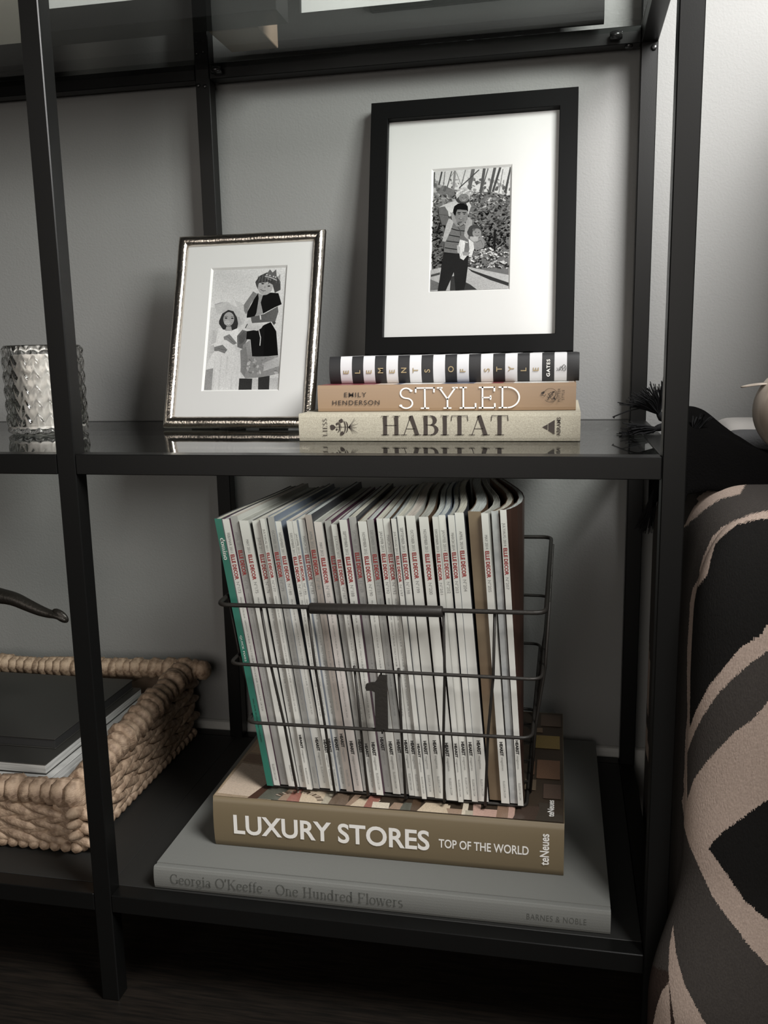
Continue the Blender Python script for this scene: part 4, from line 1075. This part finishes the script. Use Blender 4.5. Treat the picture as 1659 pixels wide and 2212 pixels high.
def soft_book(name, label, x0, x1, y0, y1, z0, z1, cov, pages, ct=1.6, over=1.5):
    t = thing(name, label, 'book', ((x0 + x1) / 2, (y0 + y1) / 2, z0), 'books lying in the woven tray')
    c = MB(); c.box(x0, x1, y0, y1, z1 - ct, z1, .5); c.box(x0, x1, y0, y1, z0, z0 + ct, .5); c.box(x0, x0 + ct, y0, y1, z0, z1, .4); c.build('cover', cov, t)
    MB().box(x0 + ct + .2, x1 - over, y0 + over, y1 - over, z0 + ct + .1, z1 - ct - .1, .3).build('pages', pages, t)
    return t
M_GREYPAGE = mat('grey_page_edges', (0.26, 0.255, 0.23), 0.75, 0, None, (900, (0.14, 0.135, 0.12), 0.32, 0.6, (.02, .02, 1)))
soft_book('book', 'black covered book, topmost of the pile in the woven tray', -500, -152, 176, 424, -466, -450, M_BLACKPAPER, mat('black_page_edges', (.02, .02, .02), .7))
soft_book('book', 'black covered book with white page edges, second in the tray', -505, -139, 128, 428, -482.5, -466.4, M_BLACKPAPER, M_WHITEPAGE, 1.6, .6)
soft_book('book', 'thick pale paperback with ivory page edges under the black books in the tray', -508, -128, 116, 440, -507, -482.9, M_WHITEPAGE, M_WHITEPAGE)
soft_book('book', 'thick grey paged catalogue at the bottom of the tray pile', -510, -120, 114, 444, ZB + 8.3, -507.3, M_GREYPAGE, M_GREYPAGE)

# ---------------------------------------------------------------- bronze figurine (one leg reaches into view)
M_BRONZE = mat('dark_bronze', (0.030, 0.026, 0.022), 0.38, 0.6, (350, 0.4, 0.001))
fg = thing('figurine', 'dark bronze figurine with one bare leg stretched out to the right above the tray', 'figurine', (-348, 250, -450))
pts = [(-345, -440, 9), (-343, -400, 8), (-341, -345, 10), (-342, -300, 13), (-330, -262, 17), (-300, -250, 13), (-273.7, -253, 8.6), (-249.7, -256, 8.2), (-231, -264.5, 7.4), (-206, -274.5, 6.2), (-189.7, -279, 5.0), (-180, -280, 5.8), (-171, -283, 5.6), (-161, -289.5, 3.2),
       (-345, -225, 17), (-352, -190, 19), (-356, -165, 12), (-358, -140, 15), (-330, -180, 8), (-300, -195, 6.5), (-279, -202, 6.0), (-271, -205, 6.0), (-385, -200, 8), (-420, -215, 6)]
edges = [(0, 1), (1, 2), (2, 3), (3, 4), (4, 5), (5, 6), (6, 7), (7, 8), (8, 9), (9, 10), (10, 11), (11, 12), (12, 13), (4, 14), (14, 15), (15, 16), (16, 17), (15, 18), (18, 19), (19, 20), (20, 21), (15, 22), (22, 23)]
me = bpy.data.meshes.new('body')
me.from_pydata([(x * S - fg.location.x, 0, z * S - fg.location.z) for x, z, r in pts], edges, [])
body = bpy.data.objects.new('body', me); COL.objects.link(body); body.parent = fg
sk = body.modifiers.new('skin', 'SKIN'); sk.use_smooth_shade = True
for i, (x, z, r) in enumerate(pts):
    sv = me.skin_vertices[0].data[i]; sv.radius = (1.45 * r * S, 1.45 * r * S * (1.0 if i not in (11, 12, 13) else .7)); sv.use_root = (i == 4)
sub = body.modifiers.new('smooth', 'SUBSURF'); sub.levels = 2; sub.render_levels = 2
me.materials.append(M_BRONZE)
MB().tube([(-348, 250, -449.6), (-348, 250, -440)], 34, 24).build('plinth', M_BRONZE, fg)
hl = MB(); ca, sa = math.cos(math.radians(36)), math.sin(math.radians(36))
hl.ball((-172, 250, -281), 15.5, 5.5, 8.2, 20, 14, 0, lambda p: (p[0] * ca + p[2] * sa, p[1], -p[0] * sa + p[2] * ca)); hl.build('foot', M_BRONZE, fg)

# ---------------------------------------------------------------- striped upholstered chair
M_FAB = mat('striped_woven_fabric', (0.5, 0.5, 0.5), 0.9, 0, (1100, 0.55, 0.0009, (1, 1, .35)), None, 0.1, attr=True)
PALE, GREY, BLACK, BROWN = (.40, .315, .265), (.052, .046, .042), (.010, .0095, .009), (.035, .024, .02)
ST = {
    'P1': [(680.9, -48.5), (699.7, -32.2), (712.0, -21.7), (728.7, -16.1), (741.1, -13.3), (755.7, -14.1), (751.0, -26.6), (731.5, -32.2), (717.2, -42.4), (704.8, -53.5), (681.8, -73.8)],
    'P2': [(779.7, -44.0), (763.7, -47.9), (747.3, -55.4), (735.1, -63.4), (727.0, -72.7), (723.2, -84.3), (718.6, -96.0), (716.9, -107.7), (716.0, -116.1), (709.9, -126.6), (707.8, -140.9), (707.5, -164.7), (706.9, -193.6), (708.8, -232.4), (710.9, -261.9), (709.4, -282.0), (710.1, -322.3), (709.6, -332.6), (710.9, -342.7), (708.6, -355.7), (713.2, -378.6), (720.8, -398.7), (733.3, -423.7), (748.3, -453.8), (767.7, -478.2), (787.1, -502.6), (805.8, -521.7), (834.9, -550.2), (867.4, -502.9), (803.0, -471.2), (794.1, -464.4), (777.7, -450.4), (763.0, -428.4), (748.6, -409.0), (741.4, -400.3), (745.5, -391.1), (754.0, -379.9), (779.5, -354.4), (795.8, -339.3), (837.5, -306.9), (830.5, -196.5), (790.1, -234.7), (776.5, -255.0), (762.0, -268.3), (749.5, -284.0), (732.9, -307.8), (722.4, -326.4), (716.2, -351.0), (713.7, -299.3), (722.4, -271.1), (730.5, -253.2), (742.7, -230.4), (759.1, -210.0), (773.4, -194.9), (787.2, -182.3), (827.3, -145.4), (825.5, -115.6), (785.7, -154.1), (780.4, -166.1), (762.0, -181.2), (749.9, -198.5), (733.6, -223.6), (721.6, -251.3), (715.3, -271.6), (714.1, -232.1), (712.1, -193.3), (713.6, -164.4), (713.5, -140.7), (716.3, -124.1), (726.5, -109.7), (728.7, -93.4), (731.5, -79.5), (739.6, -69.2), (751.7, -58.5), (768.1, -53.2), (780.1, -51.7), (821.3, -49.5), (820.7, -40.7)],
    'B1': [(780.1, -51.7), (768.1, -53.2), (751.7, -58.5), (739.6, -69.2), (731.5, -79.5), (728.7, -93.4), (726.5, -109.7), (716.3, -124.1), (713.5, -140.7), (713.6, -164.4), (712.1, -193.3), (714.1, -232.1), (715.3, -271.6), (721.6, -251.3), (733.6, -223.6), (749.9, -198.5), (762.0, -181.2), (780.4, -166.1), (785.7, -154.1), (825.5, -115.6), (821.3, -49.5)],
    'B2': [(837.5, -306.9), (795.8, -339.3), (779.5, -354.4), (754.0, -379.9), (745.5, -391.1), (741.4, -400.3), (748.6, -409.0), (763.0, -428.4), (777.7, -450.4), (794.1, -464.4), (803.0, -471.2), (867.4, -502.9)],
    'P5': [(708.7, -492.9), (714.1, -522.8), (724.7, -554.5), (739.9, -580.2), (752.6, -601.9), (770.1, -626.3), (727.8, -632.9), (718.2, -607.0), (714.7, -589.5), (710.6, -567.6), (707.4, -545.8), (706.4, -518.3)],
    'P6': [(708.7, -556.7), (701.6, -568.9), (697.4, -586.4), (693.4, -610.8), (694.3, -638.1), (716.4, -634.7), (711.9, -589.9)],
    'L1': [(458.5, -255.4), (486.3, -315.2), (475.1, -366.0), (431.2, -411.9), (350.2, -435.1), (350.2, -395.1), (351.5, -352.3), (411.6, -314.6)],
    'L2': [(413.1, -458.3), (407.5, -494.3), (373.2, -497.5), (336.4, -491.3), (343.0, -453.9)],
}
def inside(p, poly):
    x, y = p; c = False; n = len(poly); j = n - 1
    for i in range(n):
        xi, yi = poly[i]; xj, yj = poly[j]
        if (yi > y) != (yj > y) and x < (xj - xi) * (y - yi) / (yj - yi) + xi: c = not c
        j = i
    return c
BB = {k: (min(p[0] for p in v), max(p[0] for p in v), min(p[1] for p in v), max(p[1] for p in v)) for k, v in ST.items()}
def hit(k, p): b_ = BB[k]; return b_[0] <= p[0] <= b_[1] and b_[2] <= p[1] <= b_[3] and inside(p, ST[k])
dv = Vector((235, 880, -470)).normalized()
rnf = random.Random(4)
def bandf(x, z):
    t_ = (z + 46 * math.sin(x / 95) - x * .55) / 75
    return (PALE, GREY, BLACK, GREY, PALE, BLACK)[int(math.floor(t_)) % 6]
def fabric(P, nx):
    jag = 1.3
    if nx < -.8 and P.y > 120:
        q = (P.y, P.z)
        if hit('L1', q) or hit('L2', q): return PALE
        return GREY
    sl = .17 + .33 * max(0, min(1, (-100 - P.z) / 400))      # the weave runs back more steeply over the crown
    k = P.y + 60
    q = (P.x - .21 * k + rnf.uniform(-.3, .3), P.z + sl * k + rnf.uniform(-jag, jag))
    for kk, c in (('B1', BLACK), ('B2', BLACK), ('P5', PALE), ('P6', PALE), ('P1', PALE), ('P2', PALE)):
        if hit(kk, q): return c
    if q[1] > -40: return GREY
    if q[1] < -545 and q[0] < 722: return BROWN
    if q[0] > 842: return bandf(q[0], q[1])
    return GREY
CX, CY, HX, HY = 970.0, 215.0, 252.0, 278.0
ZC0, ZC1 = ZF, -42.0
def chair_pt(u, v):
    # u goes round starting at the back, dense over the front-left corner; v from the floor to the crown
    th = math.radians(90 + 360 * u)
    c, s_ = math.cos(th), math.sin(th); n_ = 7.0
    x = math.copysign(abs(c) ** (2 / n_), c); y = math.copysign(abs(s_) ** (2 / n_), s_)
    if v < .84: z = ZC0 + (-175 - ZC0) * v / .84; k = 1.0
    else:
        a = (v - .84) / .16 * math.pi / 2
        z = -175 + (ZC1 + 175) * math.sin(a) ** .9; k = max(1e-3, math.cos(a)) ** .5
    roll = 1 - (1 - k) * .55 if k > .2 else k * 4.3 * .55
    px = CX + HX * x * (1 - (1 - k) * .42) if k > .05 else CX + HX * x * .6 * k / .05
    py = CY + HY * y * (1 - (1 - k) * .40) if k > .05 else CY + HY * y * .62 * k / .05
    # low bulge towards the room
    low = max(0.0, min(1.0, (-430 - z) / 160)); low = low * low * (3 - 2 * low)
    if y < -.5: py -= 30 * low * min(1, (-y - .5) / .3)
    if py < -4 and x < -.3: qq = min(1, (-4 - py) / 48); px -= (16 + 24 * low) * qq * (2 - qq) * min(1, (-x - .3) / .3)
    # soft puckers
    fold = 4.5 * math.sin(z / 38 + x * 3) * math.sin(math.pi * min(1, v * 1.1)) * .5
    if y < -.8: py += fold
    return (px, py, z)
ch = MB()
us = [.25 + .25 * i / 380 for i in range(380)] + [.5 + .75 * i / 110 for i in range(110)]     # dense where the cloth faces the room
vlist = [.12 * j / 16 for j in range(16)] + [.12 + .88 * j / 409 for j in range(410)]
NU, NV = len(us), len(vlist)
grid_pts = [[Vector(chair_pt(us[i], vlist[j])) for i in range(NU)] for j in range(NV)]
ch.v = [tuple(p) for row in grid_pts for p in row]
for j in range(NV - 1):
    for i in range(NU):
        k = (i + 1) % NU
        a, b_, c, d_ = grid_pts[j][i], grid_pts[j][k], grid_pts[j + 1][k], grid_pts[j + 1][i]
        ch.f.append((j * NU + i, j * NU + k, (j + 1) * NU + k, (j + 1) * NU + i)); ch.m.append(0); ch.sm.append(True)
        m_ = (a + c) / 2
        if m_.y > 505: ch.c.append(GREY); continue
        nrm = (b_ - a).cross(d_ - a); nl = nrm.length
        ch.c.append(fabric(m_, nrm.x / nl if nl > 1e-9 else 0))
chair = thing('armchair', 'upholstered chair side in black, grey and blush striped woven fabric, right of the shelving', 'chair', (CX, CY, ZF))
ch.build('upholstery', M_FAB, chair)
blocker = MB()
def blocker_fn(u, v):
    # unseen block added to shade the lower shelf and wall, top edge dipping midway
    a = 2 * math.pi * u; c, s_ = math.cos(a), math.sin(a)
    k = math.copysign(abs(c) ** .5, c); m_ = math.copysign(abs(s_) ** .35, s_)
    y = 45 + 415 * m_
    top = 425 + 135 * max(0, min(1, (-60 - y) / 170)) + 190 * max(0, min(1, (y - 170) / 150))
    q = (1 - ((v - .85) / .15) ** 2.2) ** .5 if .85 < v < 1 else (1 if v <= .85 else 0.01)
    return (1085 + 143 * k * (.25 + .75 * q if v < 1 else .02), 45 + (y - 45) * (.93 + .07 * q if v < 1 else .02), ZF + 2 + (top - ZF - 2) * v)
def bands(x, z):       # the chair's stripes repeated over the added light blocker
    t_ = (z + 46 * math.sin(x / 95) + x * .35) / 62
    return (PALE, GREY, BLACK, GREY, PALE, BLACK)[int(math.floor(t_)) % 6]
blocker.grid(blocker_fn, 240, 300, wrap=True, colfn=lambda u, v: bands(blocker_fn(u, v)[0] + blocker_fn(u, v)[1] * .8, blocker_fn(u, v)[2]))
blocker.build('added_light_blocker', M_FAB, chair)

# ---------------------------------------------------------------- black throw with tassels
M_THROW = mat('black_wool_throw', (0.0022, 0.002, 0.002), 0.95, 0, (500, 0.6, 0.002), spec=0.03)
M_YARN = mat('black_yarn', (0.006, 0.006, 0.0065), 0.8, spec=0.15)
th = thing('throw_blanket', 'black tasselled throw heaped over the top of the striped chair', 'blanket', (840, 250, -42))
from mathutils import noise
def throw_top(x, y):
    fl = noise.noise(Vector((x / 60, y / 60, 3.1))) * 9 + noise.noise(Vector((x / 25, y / 30, 7.7))) * 3.5
    heap = 74 * math.exp(-((x - 733) / 74) ** 2) * math.exp(-((y - 225) / 120) ** 2) + 10 * math.exp(-((x - 905) / 90) ** 2) * math.exp(-((y - 300) / 120) ** 2)
    return max(-34 + heap + fl, -37)
def throw_fn(u, v):
    # v: 0 hem at the front, 1 hem at the back; u: 0 left hem hanging by the shelf, 1 right
    x = 717.5 + (u ** 1.25) * 380; y = 84 + 400 * v + 12 * math.sin(u * 9)
    z = throw_top(x, y)
    if v < .16:
        q = 1 - v / .16; z -= 34 * q * q; y -= 10 * (1 - q)
    if u < .045: q = 1 - u / .045; z -= 95 * q * (1.0 if .3 < v < .95 else .25)
    z = max(z, -70 if v < .16 else z)
    return (x, y, z)
tb = MB(); tb.grid(throw_fn, 110, 90)
o = tb.build('cloth', M_THROW, th)
md = o.modifiers.new('thickness', 'SOLIDIFY'); md.thickness = 2.5 * S; md.offset = -1
def tassel(base, dirn, length, spread, n, seed, droop=0.0, r=.75, floor=None):
    rn = random.Random(seed); base = Vector(base); dirn = Vector(dirn).normalized()
    sd = dirn.orthogonal().normalized(); s2 = dirn.cross(sd)
    b = MB()
    b.tube([base - dirn * 6, base - dirn * 2, base + dirn * 4, base + dirn * 9], [2.0, 5.0, 4.6, 3.2], 8)
    for i in range(n):
        a = rn.uniform(0, 2 * math.pi); q = rn.uniform(0, 1) ** .6 * spread
        e = dirn + sd * math.cos(a) * q + s2 * math.sin(a) * q; L = length * rn.uniform(.65, 1.08)
        p0 = base + dirn * 5 + (sd * math.cos(a) + s2 * math.sin(a)) * 2.4 * q
        pts = []
        for k in range(6):
            t_ = k / 5; p = p0 + e * L * t_ + Vector((0, 0, -droop * t_ * t_ * L)) + (sd * math.sin(t_ * 6 + a) * 1.2)
            if floor is not None: p.z = max(p.z, floor + rn.uniform(0, 3))
            pts.append(p)
        b.tube(pts, r, 4, False, 0, False)
    return b.build('tassel', M_YARN, th)
tassel((716, 300, 18), (-.5, .0, .85), 50, .75, 130, 1, .25)
tassel((712, 262, 8), (-.85, -.55, -.15), 52, .34, 90, 2, .0, .8, 1.0)
tassel((725, 405, -84), (-.22, .0, -1), 70, .22, 90, 3)
tassel((738, 160, 6), (.3, 0, .9), 28, .5, 22, 4, .2, 1.0)
b = MB()
b.tube([(706, 300, 30), (690, 299, 31), (672, 298, 27), (655, 297, 20), (653, 297, 18)], [.9, .9, .9, 1.0, 2.0], 6)
b.build('loose_strand', M_YARN, th)

# ---------------------------------------------------------------- pale ball and cushion at the right edge
M_BALL = mat('whitewashed_wood', (0.56, 0.49, 0.42), 0.6, 0, (120, 0.2, 0.001, (1, 1, .2)), (60, (0.33, 0.275, 0.225), 0.36, 0.62, (1.2, 1.2, .22)))
bt = thing('wooden_ball', 'pale whitewashed wooden ball with a thin side blade, on the black throw', 'ornament', (872, 195, -24))
MB().ball((872, 195, 34), 61, 58, 58, 40, 28).build('ball', M_BALL, bt)
lf = MB(); lf.grid(lambda u, v: (796 + 40 * u, 195 + (v - .5) * 26 * math.sin(math.pi * min(1, .12 + u * .8)), 62.5 + 4 * u + 1.5 * math.sin(math.pi * u)), 14, 7)
o = lf.build('blade', M_BALL, bt); md = o.modifiers.new('thickness', 'SOLIDIFY'); md.thickness = 1.6 * S
M_CUSH = mat('grey_knit', (0.085, 0.085, 0.088), 0.95, 0, (700, 0.8, 0.0015))
M_CUSHP = mat('pale_linen', (0.40, 0.38, 0.36), 0.9, 0, (700, 0.3, 0.0006))
ct = thing('cushion', 'small pale cushion with a grey knitted front lying behind the pale ball', 'cushion', (842, 385, -40))
def pil(cx, cy, cz, hx, hy, hz):
    def fn(u, v):
        a = 2 * math.pi * u; c, s_ = math.cos(a), math.sin(a); q = math.sin(math.pi * v); k = math.copysign(abs(c) ** .5, c), math.copysign(abs(s_) ** .5, s_)
        return (cx + hx * k[0] * q ** .5, cy + hy * k[1] * q ** .5, cz - hz * math.cos(math.pi * v))
    return fn
c = MB(); c.grid(pil(842, 405, -10, 38, 60, 18), 40, 16, wrap=True); c.build('pale_side', M_CUSHP, ct)
c = MB(); c.grid(pil(838, 330, -20, 38, 34, 18), 40, 16, wrap=True); c.build('knitted_side', M_CUSH, ct)
